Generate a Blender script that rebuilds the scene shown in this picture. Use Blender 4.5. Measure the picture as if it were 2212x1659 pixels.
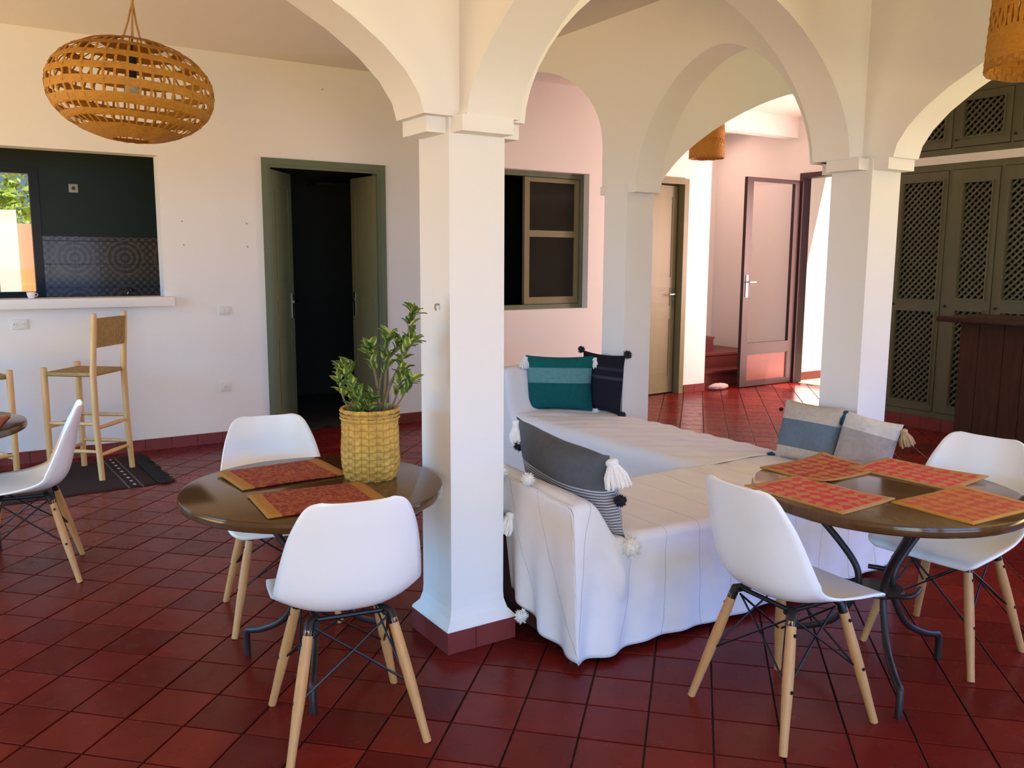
import bpy, bmesh, math, random
from mathutils import Vector, Matrix, Euler
random.seed(7)
PI = math.pi
scene = bpy.context.scene
for o in list(bpy.data.objects):
    bpy.data.objects.remove(o, do_unlink=True)
COL = scene.collection

# ------------------------------------------------------------------ camera
YAW, PITCH, ROLL, FPX, CAMZ = 0.57477, 0.14308, 0.00484, 1855.24, 1.5
fw = Vector((math.sin(YAW) * math.cos(PITCH), math.cos(YAW) * math.cos(PITCH), -math.sin(PITCH)))
rt = Vector((math.cos(YAW), -math.sin(YAW), 0))
up = rt.cross(fw)
rt2 = rt * math.cos(ROLL) + up * math.sin(ROLL)
up2 = up * math.cos(ROLL) - rt * math.sin(ROLL)
cd = bpy.data.cameras.new('camera')
cd.sensor_width = 36.0
cd.lens = FPX / 2212.0 * 36.0
cd.clip_start = 0.05
cam = bpy.data.objects.new('camera', cd)
COL.objects.link(cam)
m3 = Matrix((rt2, up2, -fw)).transposed()
cam.matrix_world = Matrix.Translation((0, 0, CAMZ)) @ m3.to_4x4()
scene.camera = cam

# ------------------------------------------------------------------ view
vs = scene.view_settings
vs.view_transform = 'Standard'
vs.look = 'None'
vs.gamma = 1.0
vs.use_curve_mapping = False
vs.exposure = -0.1

# ------------------------------------------------------------------ sky, sun, daylight at the openings, added fill lamps
wd = bpy.data.worlds.new('sky')
scene.world = wd
wd.use_nodes = True
nt = wd.node_tree
bg = nt.nodes['Background']
sky = nt.nodes.new('ShaderNodeTexSky')
sky.sky_type = 'HOSEK_WILKIE'
sky.turbidity = 3.0
sky.ground_albedo = 0.4
sky.sun_direction = Vector((0.22, -0.2, 0.95)).normalized()
nt.links.new(sky.outputs[0], bg.inputs[0])
bg.inputs[1].default_value = 1.6

sd = bpy.data.lights.new('sun', 'SUN')
sd.energy = 13.0
sd.color = (1.0, 0.93, 0.8)
sd.angle = 0.009
so = bpy.data.objects.new('sun', sd)
COL.objects.link(so)
so.rotation_euler = Vector((-0.252, 0.30, -1.0)).to_track_quat('-Z', 'Y').to_euler()


def daylight(name, loc, direction, sx, sy, power, color, spread=170):
    d = bpy.data.lights.new(name, 'AREA')
    d.shape = 'RECTANGLE'
    d.size, d.size_y, d.energy, d.color = sx, sy, power, color
    d.spread = math.radians(spread)
    o = bpy.data.objects.new(name, d)
    COL.objects.link(o)
    o.location = loc
    o.rotation_euler = Vector(direction).to_track_quat('-Z', 'Y').to_euler()
    return o


# glazed opening in the right wall (x = 7.33), in the wall behind the camera, an assumed one in the left wall, and the open entrance door;
# sky light enters going down, light off the sunlit ground enters going up
daylight('daylight_right_sky', (7.25, -0.2, 1.75), (-1, 0.05, -1.2), 4.6, 1.5, 155, (0.14, 0.28, 1.0), 114)
daylight('daylight_right_ground', (7.25, -0.2, 0.6), (-1, 0.05, 1.2), 4.6, 1.0, 200, (1.0, 0.8, 0.35), 114)
daylight('daylight_rear_sky', (2.4, -3.90, 1.75), (0.05, 1, -1.1), 4.6, 1.5, 215, (0.06, 0.3, 1.0), 114)
daylight('daylight_rear_ground', (2.4, -3.90, 0.6), (0.05, 1, 1.0), 4.6, 1.0, 92, (1.0, 0.92, 0.42), 114)
daylight('fill_corner_sky', (-1.9, -3.90, 1.75), (0.15, 1, -0.9), 2.8, 1.5, 170, (0.16, 0.62, 1.0), 114)  # corner pair added to brighten the dining back wall
daylight('fill_corner_ground', (-1.9, -3.90, 0.6), (0.15, 1, 0.8), 2.8, 1.0, 138, (1.0, 0.55, 0.15), 114)
daylight('daylight_left_sky', (-3.50, 4.9, 1.75), (1, 0.1, -1.1), 3.4, 1.5, 195, (0.13, 0.50, 1.0), 114)  # unseen opening, placed so its lamps reach the dining back wall
daylight('daylight_left_ground', (-3.50, 4.9, 0.6), (1, 0.1, 1.0), 3.4, 1.0, 112, (1.0, 0.68, 0.26), 114)
daylight('daylight_entrance', (8.70, 6.52, 1.25), (-1, 0.1, 0.0), 0.95, 2.4, 45, (1.0, 0.64, 0.56), 175)
daylight('fill_hall', (8.70, 5.56, 1.6), (-1, 0.35, 0.0), 0.66, 1.4, 112, (1.0, 0.65, 0.57), 175)  # lamp added to brighten the hall back wall, no window known there
# added fill lamp under the stair recess ceiling, which has no opening
daylight('fill_stairwell', (7.85, 7.95, 3.10), (0.05, -0.2, -1), 1.2, 0.7, 15, (1.0, 0.61, 0.5), 175)


# ------------------------------------------------------------------ materials
MATS = {}


def newmat(name):
    m = bpy.data.materials.new(name)
    m.use_nodes = True
    MATS[name] = m
    n = m.node_tree
    return m, n, n.nodes['Principled BSDF']


def N(nt, t, **kw):
    n = nt.nodes.new(t)
    for k, v in kw.items():
        setattr(n, k, v)
    return n


def math_node(nt, op, a, b=None):
    n = N(nt, 'ShaderNodeMath', operation=op)
    for i, v in enumerate((a, b)):
        if v is None:
            continue
        if isinstance(v, (int, float)):
            n.inputs[i].default_value = v
        else:
            nt.links.new(v, n.inputs[i])
    return n.outputs[0]


def mixc(nt, fac, a, b, blend='MIX'):
    n = N(nt, 'ShaderNodeMix', data_type='RGBA', blend_type=blend)
    for i, v in ((0, fac), (6, a), (7, b)):
        if isinstance(v, (int, float)):
            n.inputs[i].default_value = v
        elif isinstance(v, tuple):
            n.inputs[i].default_value = (*v, 1) if len(v) == 3 else v
        else:
            nt.links.new(v, n.inputs[i])
    return n.outputs[2]


def simple(name, col, rough=0.6, var=0.12, scale=6.0, bump=0.0, bscale=60.0, metal=0.0, stretch=(1, 1, 1), spec=0.5, translucent=0.0):
    m, n, b = newmat(name)
    tc = N(n, 'ShaderNodeTexCoord')
    mp = N(n, 'ShaderNodeMapping')
    mp.inputs['Scale'].default_value = stretch
    n.links.new(tc.outputs['Object'], mp.inputs[0])
    no = N(n, 'ShaderNodeTexNoise')
    no.inputs['Scale'].default_value = scale
    no.inputs['Detail'].default_value = 4
    n.links.new(mp.outputs[0], no.inputs[0])
    dark = tuple(c * (1 - var) for c in col)
    lite = tuple(min(1, c * (1 + var)) for c in col)
    c = mixc(n, no.outputs[0], dark, lite)
    n.links.new(c, b.inputs['Base Color'])
    b.inputs['Roughness'].default_value = rough
    b.inputs['Metallic'].default_value = metal
    b.inputs['Specular IOR Level'].default_value = spec
    if bump:
        nb = N(n, 'ShaderNodeTexNoise')
        nb.inputs['Scale'].default_value = bscale
        n.links.new(mp.outputs[0], nb.inputs[0])
        bp = N(n, 'ShaderNodeBump')
        bp.inputs['Strength'].default_value = bump
        bp.inputs['Distance'].default_value = 0.01
        n.links.new(nb.outputs[0], bp.inputs['Height'])
        n.links.new(bp.outputs[0], b.inputs['Normal'])
    if translucent:
        tr = N(n, 'ShaderNodeBsdfTranslucent')
        n.links.new(c, tr.inputs[0])
        mx = N(n, 'ShaderNodeMixShader')
        mx.inputs[0].default_value = translucent
        out = n.nodes['Material Output']
        n.links.new(b.outputs[0], mx.inputs[1])
        n.links.new(tr.outputs[0], mx.inputs[2])
        n.links.new(mx.outputs[0], out.inputs[0])
    return m


simple('plaster', (0.80, 0.79, 0.77), 0.75, 0.02, 1.5, 0.04, 18)
simple('ceiling_paint', (0.72, 0.67, 0.62), 0.85, 0.02, 1.5)
simple('grout', (0.018, 0.007, 0.006), 0.85, 0.3, 20)
simple('base_tile', (0.19, 0.035, 0.03), 0.35, 0.3, 8)
simple('green_paint', (0.115, 0.145, 0.085), 0.5, 0.2, 9, 0.05, 40, stretch=(1, 1, 0.2))
simple('sage_paint', (0.18, 0.165, 0.08), 0.5, 0.15, 7, 0.05, 40, stretch=(1, 1, 0.2))
simple('closet_green', (0.105, 0.105, 0.055), 0.5, 0.22, 9, 0.06, 40, stretch=(1, 1, 0.2))
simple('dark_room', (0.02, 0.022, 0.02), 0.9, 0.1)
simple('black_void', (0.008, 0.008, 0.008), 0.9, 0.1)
simple('kitchen_green', (0.012, 0.035, 0.028), 0.55, 0.15, 2)
simple('brown_metal', (0.035, 0.014, 0.015), 0.45, 0.15, 5)
simple('rust_panel', (0.17, 0.035, 0.025), 0.4, 0.2, 5)
simple('iron', (0.028, 0.022, 0.02), 0.45, 0.2, 20, metal=0.3)
simple('black_iron', (0.008, 0.008, 0.008), 0.4, 0.2, 20, metal=0.3)
simple('chrome', (0.6, 0.62, 0.63), 0.2, 0.05, 5, metal=1.0)
simple('shell_white', (0.86, 0.86, 0.85), 0.32, 0.015, 3)
simple('leg_wood', (0.52, 0.27, 0.095), 0.5, 0.18, 12, 0.05, 40, stretch=(4, 4, 0.5))
simple('stool_wood', (0.62, 0.38, 0.15), 0.55, 0.22, 10, 0.08, 40, stretch=(4, 4, 0.5))
simple('straw', (0.34, 0.22, 0.075), 0.75, 0.45, 45, 0.5, 120, stretch=(1, 1, 1))
simple('table_wood', (0.085, 0.040, 0.013), 0.13, 0.28, 8, 0.0, 30, stretch=(1, 6, 1), spec=0.4)
simple('bar_wood', (0.050, 0.017, 0.007), 0.6, 0.7, 5, 0.15, 30, stretch=(6, 6, 0.6), spec=0.15)
simple('bar_top_wood', (0.04, 0.014, 0.010), 0.3, 0.3, 7, spec=0.3)
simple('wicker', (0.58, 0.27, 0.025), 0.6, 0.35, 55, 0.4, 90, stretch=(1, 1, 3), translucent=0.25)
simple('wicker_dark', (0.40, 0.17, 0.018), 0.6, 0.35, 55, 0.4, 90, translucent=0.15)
simple('basket_fibre', (0.54, 0.32, 0.05), 0.65, 0.5, 26, 0.3, 120, stretch=(1, 1, 0.5))
_n = MATS['basket_fibre'].node_tree
_b = _n.nodes['Principled BSDF']
_src = _b.inputs['Base Color'].links[0].from_socket
_tc = N(_n, 'ShaderNodeTexCoord')
_sp = N(_n, 'ShaderNodeSeparateXYZ')
_n.links.new(_tc.outputs['Object'], _sp.inputs[0])
_h = math_node(_n, 'SINE', math_node(_n, 'MULTIPLY', _sp.outputs[2], 2 * PI / 0.0262))
_v = math_node(_n, 'SINE', math_node(_n, 'MULTIPLY', math_node(_n, 'ARCTAN2', _sp.outputs[1], _sp.outputs[0]), 24))
_f = math_node(_n, 'MULTIPLY', math_node(_n, 'MAXIMUM', math_node(_n, 'GREATER_THAN', _h, 0.86), math_node(_n, 'GREATER_THAN', _v, 0.9)), 0.6)
_n.links.new(mixc(_n, _f, _src, (0.26, 0.12, 0.012)), _b.inputs['Base Color'])
simple('soil', (0.03, 0.02, 0.012), 0.95, 0.4, 40)
simple('stem_bark', (0.16, 0.12, 0.06), 0.7, 0.3, 30)
simple('tassel_white', (0.82, 0.79, 0.75), 0.9, 0.1, 60, 0.4, 150)
simple('tassel_black', (0.012, 0.012, 0.016), 0.9, 0.2, 60)
simple('tassel_teal', (0.006, 0.075, 0.12), 0.9, 0.2, 60, 0.4, 150)
simple('tassel_tan', (0.50, 0.36, 0.20), 0.9, 0.2, 60, 0.4, 150)
simple('plastic_cream', (0.72, 0.70, 0.64), 0.4, 0.03)
simple('plastic_dark', (0.10, 0.08, 0.06), 0.5, 0.1)
simple('rug_brown', (0.045, 0.022, 0.018), 0.95, 0.4, 60, 0.4, 200)
simple('rug_fringe', (0.014, 0.014, 0.012), 0.95, 0.3, 60)
simple('rug_white', (0.45, 0.40, 0.36), 0.95, 0.2, 60)
simple('stair_red', (0.13, 0.025, 0.02), 0.45, 0.25, 9)
simple('cloth_pink', (0.42, 0.33, 0.32), 0.9, 0.25, 30)
simple('ext_wall', (0.80, 0.62, 0.42), 0.9, 0.05, 3)
simple('ext_ground', (0.55, 0.36, 0.24), 0.9, 0.1, 3)
simple('ext_orange', (0.75, 0.38, 0.16), 0.9, 0.1, 3)
simple('ext_white', (0.85, 0.84, 0.8), 0.9, 0.05, 3)
simple('bush_leaf', (0.30, 0.42, 0.06), 0.6, 0.4, 3, translucent=0.3)
simple('cord_jute', (0.40, 0.22, 0.08), 0.8, 0.3, 60)
simple('bulb', (0.55, 0.52, 0.45), 0.2, 0.02)
simple('dark_pane', (0.022, 0.022, 0.018), 0.12, 0.1)
simple('sofa_side', (0.05, 0.012, 0.012), 0.9, 0.6, 30, stretch=(1, 9, 0.3))
simple('hole', (0.30, 0.26, 0.22), 0.9, 0.1)


def glass_mat():
    m, n, b = newmat('glass')
    out = n.nodes['Material Output']
    t = N(n, 'ShaderNodeBsdfTransparent')
    t.inputs[0].default_value = (0.96, 0.95, 0.94, 1)
    g = N(n, 'ShaderNodeBsdfGlossy')
    g.inputs['Roughness'].default_value = 0.03
    mx = N(n, 'ShaderNodeMixShader')
    mx.inputs[0].default_value = 0.012
    n.links.new(t.outputs[0], mx.inputs[1])
    n.links.new(g.outputs[0], mx.inputs[2])
    n.links.new(mx.outputs[0], out.inputs[0])


glass_mat()

TS, TA, TB = 0.21, 0.01, 0.10      # floor tile pitch and offsets of the diagonal grid


def floor_tile_mat():
    m, n, b = newmat('floor_tile')
    ge = N(n, 'ShaderNodeNewGeometry')
    sp = N(n, 'ShaderNodeSeparateXYZ')
    n.links.new(ge.outputs['Position'], sp.inputs[0])
    s = 1 / math.sqrt(2)
    a = math_node(n, 'MULTIPLY', math_node(n, 'ADD', sp.outputs[0], sp.outputs[1]), s)
    d = math_node(n, 'MULTIPLY', math_node(n, 'SUBTRACT', sp.outputs[0], sp.outputs[1]), s)
    ia = math_node(n, 'FLOOR', math_node(n, 'DIVIDE', math_node(n, 'SUBTRACT', a, TA), TS))
    ib = math_node(n, 'FLOOR', math_node(n, 'DIVIDE', math_node(n, 'SUBTRACT', d, TB), TS))
    cb = N(n, 'ShaderNodeCombineXYZ')
    n.links.new(ia, cb.inputs[0])
    n.links.new(ib, cb.inputs[1])
    wn = N(n, 'ShaderNodeTexWhiteNoise', noise_dimensions='3D')
    n.links.new(cb.outputs[0], wn.inputs[0])
    c1 = mixc(n, wn.outputs[0], (0.12, 0.0075, 0.006), (0.225, 0.018, 0.010))
    no = N(n, 'ShaderNodeTexNoise')
    no.inputs['Scale'].default_value = 5
    no.inputs['Detail'].default_value = 6
    n.links.new(ge.outputs['Position'], no.inputs[0])
    c2 = mixc(n, math_node(n, 'MULTIPLY', no.outputs[0], 0.75), c1, (0.060, 0.006, 0.005))
    b.inputs['Specular IOR Level'].default_value = 0.12
    n.links.new(c2, b.inputs['Base Color'])
    no2 = N(n, 'ShaderNodeTexNoise')
    no2.inputs['Scale'].default_value = 14
    n.links.new(ge.outputs['Position'], no2.inputs[0])
    r = math_node(n, 'ADD', math_node(n, 'MULTIPLY', no2.outputs[0], 0.22), 0.14)
    n.links.new(r, b.inputs['Roughness'])
    bp = N(n, 'ShaderNodeBump')
    bp.inputs['Strength'].default_value = 0.06
    bp.inputs['Distance'].default_value = 0.01
    n.links.new(no2.outputs[0], bp.inputs['Height'])
    n.links.new(bp.outputs[0], b.inputs['Normal'])


floor_tile_mat()


def bands_mat(name, axis, stops, rough=0.9, weave=220, jitter=0.0):
    """colour bands along an object axis; stops = [(pos, colour), ...] constant ramp"""
    m, n, b = newmat(name)
    tc = N(n, 'ShaderNodeTexCoord')
    sp = N(n, 'ShaderNodeSeparateXYZ')
    n.links.new(tc.outputs['Object'], sp.inputs[0])
    lo, hi = stops[0][0], stops[-1][0] + 0.05
    v = math_node(n, 'DIVIDE', math_node(n, 'SUBTRACT', sp.outputs[axis], lo), hi - lo)
    cr = N(n, 'ShaderNodeValToRGB')
    cr.color_ramp.interpolation = 'CONSTANT'
    e = cr.color_ramp.elements
    while len(e) < len(stops):
        e.new(0.5)
    for i, (p, c) in enumerate(stops):
        e[i].position = max(0, min(1, (p - lo) / (hi - lo)))
        e[i].color = (*c, 1)
    n.links.new(v, cr.inputs[0])
    no = N(n, 'ShaderNodeTexNoise')
    no.inputs['Scale'].default_value = 45
    n.links.new(tc.outputs['Object'], no.inputs[0])
    c = mixc(n, math_node(n, 'MULTIPLY', no.outputs[0], 0.35), cr.outputs[0], (0.0, 0.0, 0.0))
    n.links.new(c, b.inputs['Base Color'])
    b.inputs['Roughness'].default_value = rough
    b.inputs['Specular IOR Level'].default_value = 0.2
    nb = N(n, 'ShaderNodeTexNoise')
    nb.inputs['Scale'].default_value = weave
    n.links.new(tc.outputs['Object'], nb.inputs[0])
    bp = N(n, 'ShaderNodeBump')
    bp.inputs['Strength'].default_value = 0.35
    bp.inputs['Distance'].default_value = 0.004
    n.links.new(nb.outputs[0], bp.inputs['Height'])
    n.links.new(bp.outputs[0], b.inputs['Normal'])
    return m


bands_mat('teal_cushion', 1, [(-0.3, (0.004, 0.105, 0.105)), (0.0, (0.13, 0.30, 0.31)), (0.105, (0.004, 0.12, 0.115)), (0.3, (0.004, 0.12, 0.115))])
bands_mat('black_cushion', 1, [(-0.3, (0.012, 0.011, 0.02)), (0.03, (0.045, 0.045, 0.055)), (0.05, (0.012, 0.011, 0.02)), (0.09, (0.03, 0.03, 0.04)), (0.11, (0.012, 0.011, 0.02)), (0.3, (0.012, 0.011, 0.02))])
bands_mat('blue_cushion', 1, [(-0.3, (0.62, 0.56, 0.50)), (-0.09, (0.16, 0.22, 0.28)), (0.055, (0.62, 0.55, 0.48)), (0.3, (0.62, 0.55, 0.48))])
bands_mat('white_cushion', 1, [(-0.3, (0.70, 0.68, 0.70)), (-0.12, (0.48, 0.45, 0.46)), (0.06, (0.80, 0.78, 0.76)), (0.3, (0.80, 0.78, 0.76))])


def grey_cushion_mat():
    m, n, b = newmat('grey_cushion')
    tc = N(n, 'ShaderNodeTexCoord')
    sp = N(n, 'ShaderNodeSeparateXYZ')
    n.links.new(tc.outputs['Object'], sp.inputs[0])
    wv = math_node(n, 'SINE', math_node(n, 'MULTIPLY', sp.outputs[1], 520.0))
    no = N(n, 'ShaderNodeTexNoise')
    no.inputs['Scale'].default_value = 30
    n.links.new(tc.outputs['Object'], no.inputs[0])
    st = mixc(n, math_node(n, 'GREATER_THAN', math_node(n, 'ADD', wv, math_node(n, 'MULTIPLY', no.outputs[0], 0.8)), 0.45), (0.13, 0.13, 0.15), (0.52, 0.52, 0.55))
    plain = mixc(n, no.outputs[0], (0.072, 0.082, 0.10), (0.105, 0.117, 0.14))
    c = mixc(n, math_node(n, 'GREATER_THAN', sp.outputs[1], 0.03), st, plain)
    c2 = mixc(n, math_node(n, 'LESS_THAN', sp.outputs[1], -0.155), c, (0.07, 0.08, 0.10))
    n.links.new(c2, b.inputs['Base Color'])
    b.inputs['Roughness'].default_value = 0.9


grey_cushion_mat()


def throw_mat():
    m, n, b = newmat('throw_cloth')
    uv = N(n, 'ShaderNodeUVMap')
    sp = N(n, 'ShaderNodeSeparateXYZ')
    n.links.new(uv.outputs[0], sp.inputs[0])
    no = N(n, 'ShaderNodeTexNoise')
    no.inputs['Scale'].default_value = 2.2
    n.links.new(uv.outputs[0], no.inputs[0])
    x = math_node(n, 'ADD', sp.outputs[0], math_node(n, 'MULTIPLY', math_node(n, 'SUBTRACT', no.outputs[0], 0.5), 0.09))
    fr = math_node(n, 'FRACT', math_node(n, 'DIVIDE', x, 0.19))
    line = math_node(n, 'LESS_THAN', fr, 0.017)
    n2 = N(n, 'ShaderNodeTexNoise')
    n2.inputs['Scale'].default_value = 9
    n.links.new(uv.outputs[0], n2.inputs[0])
    base = mixc(n, n2.outputs[0], (0.72, 0.70, 0.72), (0.82, 0.80, 0.81))
    c = mixc(n, math_node(n, 'MULTIPLY', line, 0.55), base, (0.25, 0.25, 0.30))
    n.links.new(c, b.inputs['Base Color'])
    b.inputs['Roughness'].default_value = 0.9
    b.inputs['Specular IOR Level'].default_value = 0.2
    wv = N(n, 'ShaderNodeTexNoise')
    wv.inputs['Scale'].default_value = 260
    n.links.new(uv.outputs[0], wv.inputs[0])
    bp = N(n, 'ShaderNodeBump')
    bp.inputs['Strength'].default_value = 0.25
    bp.inputs['Distance'].default_value = 0.003
    n.links.new(wv.outputs[0], bp.inputs['Height'])
    n.links.new(bp.outputs[0], b.inputs['Normal'])


throw_mat()


def placemat_mat(name, core1, core2, edge, diamonds):
    m, n, b = newmat(name)
    tc = N(n, 'ShaderNodeTexCoord')
    sp = N(n, 'ShaderNodeSeparateXYZ')
    n.links.new(tc.outputs['Object'], sp.inputs[0])
    ax = math_node(n, 'ABSOLUTE', sp.outputs[0])
    ay = math_node(n, 'ABSOLUTE', sp.outputs[1])
    no = N(n, 'ShaderNodeTexNoise')
    no.inputs['Scale'].default_value = 75
    n.links.new(tc.outputs['Object'], no.inputs[0])
    if diamonds:
        nd = N(n, 'ShaderNodeTexNoise')
        nd.inputs['Scale'].default_value = 14
        n.links.new(tc.outputs['Object'], nd.inputs[0])
        vm = N(n, 'ShaderNodeVectorMath', operation='MULTIPLY_ADD')
        n.links.new(nd.outputs['Color'], vm.inputs[0])
        vm.inputs[1].default_value = (0.045, 0.045, 0)
        n.links.new(tc.outputs['Object'], vm.inputs[2])
        sd_ = N(n, 'ShaderNodeSeparateXYZ')
        n.links.new(vm.outputs[0], sd_.inputs[0])
        u = math_node(n, 'SINE', math_node(n, 'MULTIPLY', math_node(n, 'ADD', sd_.outputs[0], sd_.outputs[1]), 58))
        v = math_node(n, 'SINE', math_node(n, 'MULTIPLY', math_node(n, 'SUBTRACT', sd_.outputs[0], sd_.outputs[1]), 58))
        nl = N(n, 'ShaderNodeTexNoise')
        nl.inputs['Scale'].default_value = 28
        n.links.new(tc.outputs['Object'], nl.inputs[0])
        pat = math_node(n, 'ADD', math_node(n, 'ADD', math_node(n, 'MULTIPLY', u, v), math_node(n, 'MULTIPLY', no.outputs[0], 1.3)), math_node(n, 'MULTIPLY', nl.outputs[0], 2.2))
        mr = N(n, 'ShaderNodeMapRange')
        mr.inputs[1].default_value = 1.45
        mr.inputs[2].default_value = 1.95
        n.links.new(pat, mr.inputs[0])
        f = mr.outputs[0]
        lim = (0.178, 0.128)
    else:
        f = math_node(n, 'GREATER_THAN', no.outputs[0], 0.5)
        lim = (0.155, 0.5)
    c = mixc(n, f, core1, core2)
    e = math_node(n, 'MAXIMUM', math_node(n, 'GREATER_THAN', ax, lim[0]), math_node(n, 'GREATER_THAN', ay, lim[1]))
    c = mixc(n, e, c, mixc(n, no.outputs[0], tuple(x * 0.75 for x in edge), edge))
    n.links.new(c, b.inputs['Base Color'])
    b.inputs['Roughness'].default_value = 0.85
    bp = N(n, 'ShaderNodeBump')
    bp.inputs['Strength'].default_value = 0.8
    bp.inputs['Distance'].default_value = 0.006
    n.links.new(no.outputs[0], bp.inputs['Height'])
    n.links.new(bp.outputs[0], b.inputs['Normal'])


placemat_mat('mat_rust', (0.22, 0.022, 0.012), (0.36, 0.085, 0.02), (0.45, 0.20, 0.025), False)
placemat_mat('mat_pink', (0.50, 0.20, 0.06), (0.58, 0.035, 0.035), (0.52, 0.27, 0.08), True)
placemat_mat('mat_red', (0.46, 0.17, 0.035), (0.36, 0.03, 0.010), (0.50, 0.24, 0.05), True)
placemat_mat('mat_orange', (0.52, 0.17, 0.012), (0.46, 0.075, 0.010), (0.55, 0.26, 0.02), True)


def leaf_mat():
    m, n, b = newmat('leaf_variegated')
    tc = N(n, 'ShaderNodeTexCoord')
    oi = N(n, 'ShaderNodeObjectInfo')
    sp = N(n, 'ShaderNodeSeparateXYZ')
    n.links.new(tc.outputs['Object'], sp.inputs[0])
    ax = math_node(n, 'ABSOLUTE', sp.outputs[0])
    no = N(n, 'ShaderNodeTexNoise')
    no.inputs['Scale'].default_value = 90
    n.links.new(tc.outputs['Object'], no.inputs[0])
    f = math_node(n, 'GREATER_THAN', math_node(n, 'ADD', math_node(n, 'MULTIPLY', ax, 70), math_node(n, 'MULTIPLY', no.outputs[0], 0.5)), 0.72)
    g1 = mixc(n, oi.outputs['Random'], (0.025, 0.085, 0.02), (0.16, 0.24, 0.03))
    g2 = mixc(n, oi.outputs['Random'], (0.12, 0.22, 0.05), (0.58, 0.58, 0.16))
    n.links.new(mixc(n, f, g1, g2), b.inputs['Base Color'])
    b.inputs['Roughness'].default_value = 0.35


leaf_mat()


def kitchen_tile_mat():
    m, n, b = newmat('kitchen_tile')
    ge = N(n, 'ShaderNodeNewGeometry')
    sp = N(n, 'ShaderNodeSeparateXYZ')
    n.links.new(ge.outputs['Position'], sp.inputs[0])

    def cell(src, off, per):
        f = math_node(n, 'FRACT', math_node(n, 'DIVIDE', math_node(n, 'SUBTRACT', src, off), per))
        return math_node(n, 'MULTIPLY', math_node(n, 'SUBTRACT', f, 0.5), per)
    x = cell(sp.outputs[0], 0.747, 0.42)
    z = cell(sp.outputs[2], 1.295, 0.42)
    r = math_node(n, 'SQRT', math_node(n, 'ADD', math_node(n, 'MULTIPLY', x, x), math_node(n, 'MULTIPLY', z, z)))
    ang = math_node(n, 'ARCTAN2', z, x)
    rings = math_node(n, 'SINE', math_node(n, 'MULTIPLY', r, 130))
    pet = math_node(n, 'SINE', math_node(n, 'MULTIPLY', ang, 12))
    pat = math_node(n, 'ADD', rings, math_node(n, 'MULTIPLY', pet, 0.5))
    f = math_node(n, 'GREATER_THAN', pat, 0.15)
    far = math_node(n, 'GREATER_THAN', r, 0.165)
    x2 = math_node(n, 'SINE', math_node(n, 'MULTIPLY', sp.outputs[0], 95))
    z2 = math_node(n, 'SINE', math_node(n, 'MULTIPLY', sp.outputs[2], 95))
    f2 = math_node(n, 'GREATER_THAN', math_node(n, 'MULTIPLY', x2, z2), 0.05)
    ff = N(n, 'ShaderNodeMix', data_type='FLOAT')
    n.links.new(far, ff.inputs[0])
    n.links.new(f, ff.inputs[2])
    n.links.new(f2, ff.inputs[3])
    c = mixc(n, ff.outputs[0], (0.095, 0.085, 0.08), (0.215, 0.17, 0.14))
    n.links.new(c, b.inputs['Base Color'])
    b.inputs['Roughness'].default_value = 0.25


kitchen_tile_mat()


def rug_mat_stripes():
    bands_mat('rug_weave', 0, [(-0.5, (0.035, 0.017, 0.014)), (0.235, (0.16, 0.13, 0.11)), (0.245, (0.03, 0.014, 0.012)), (0.32, (0.16, 0.13, 0.11)), (0.33, (0.03, 0.015, 0.012)), (0.6, (0.03, 0.015, 0.012))], 0.95, 160)


rug_mat_stripes()


# ------------------------------------------------------------------ mesh helpers
def link(o, parent=None):
    COL.objects.link(o)
    if parent is not None:
        o.parent = parent
    return o


def obj(name, bm, mat, parent=None, smooth=None, loc=None, rot=None):
    me = bpy.data.meshes.new(name)
    bmesh.ops.recalc_face_normals(bm, faces=bm.faces[:])
    bm.to_mesh(me)
    bm.free()
    me.materials.append(MATS[mat])
    if smooth is not None:
        for p in me.polygons:
            p.use_smooth = True
        me.set_sharp_from_angle(angle=math.radians(smooth))
    o = bpy.data.objects.new(name, me)
    link(o, parent)
    if loc is not None:
        o.location = loc
    if rot is not None:
        o.rotation_euler = rot
    return o


def tag(o, label, cat, group=None):
    o['label'] = label
    o['category'] = cat
    if group:
        o['group'] = group
    return o


def struct(o, label=None):
    o['kind'] = 'structure'
    if label:
        o['label'] = label
    return o


def thing(name, label, cat, loc=(0, 0, 0), rz=0.0, group=None):
    o = bpy.data.objects.new(name, None)
    o.empty_display_size = 0.1
    link(o)
    o.location = loc
    o.rotation_euler = (0, 0, rz)
    if label:
        tag(o, label, cat, group)
    return o


def dup(root, loc, rz, label):
    r = root.copy()
    link(r)
    r.location = loc
    r.rotation_euler = (0, 0, rz)
    r['label'] = label
    for ch in list(root.children):
        c = ch.copy()
        link(c, r)
        for g in ch.children:
            link(g.copy(), c)
    return r


def BM():
    return bmesh.new()


def bx(bm, x0, x1, y0, y1, z0, z1):
    v = [bm.verts.new((x, y, z)) for z in (z0, z1) for y in (y0, y1) for x in (x0, x1)]
    for f in ((0, 2, 3, 1), (4, 5, 7, 6), (0, 1, 5, 4), (2, 6, 7, 3), (0, 4, 6, 2), (1, 3, 7, 5)):
        bm.faces.new([v[i] for i in f])


def box(name, dims, mat, parent=None, bevel=0.0):
    bm = BM()
    bx(bm, *dims)
    if bevel:
        bmesh.ops.bevel(bm, geom=bm.edges[:], offset=bevel, segments=2, affect='EDGES', profile=0.6)
    return obj(name, bm, mat, parent, smooth=40 if bevel else None)


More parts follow.
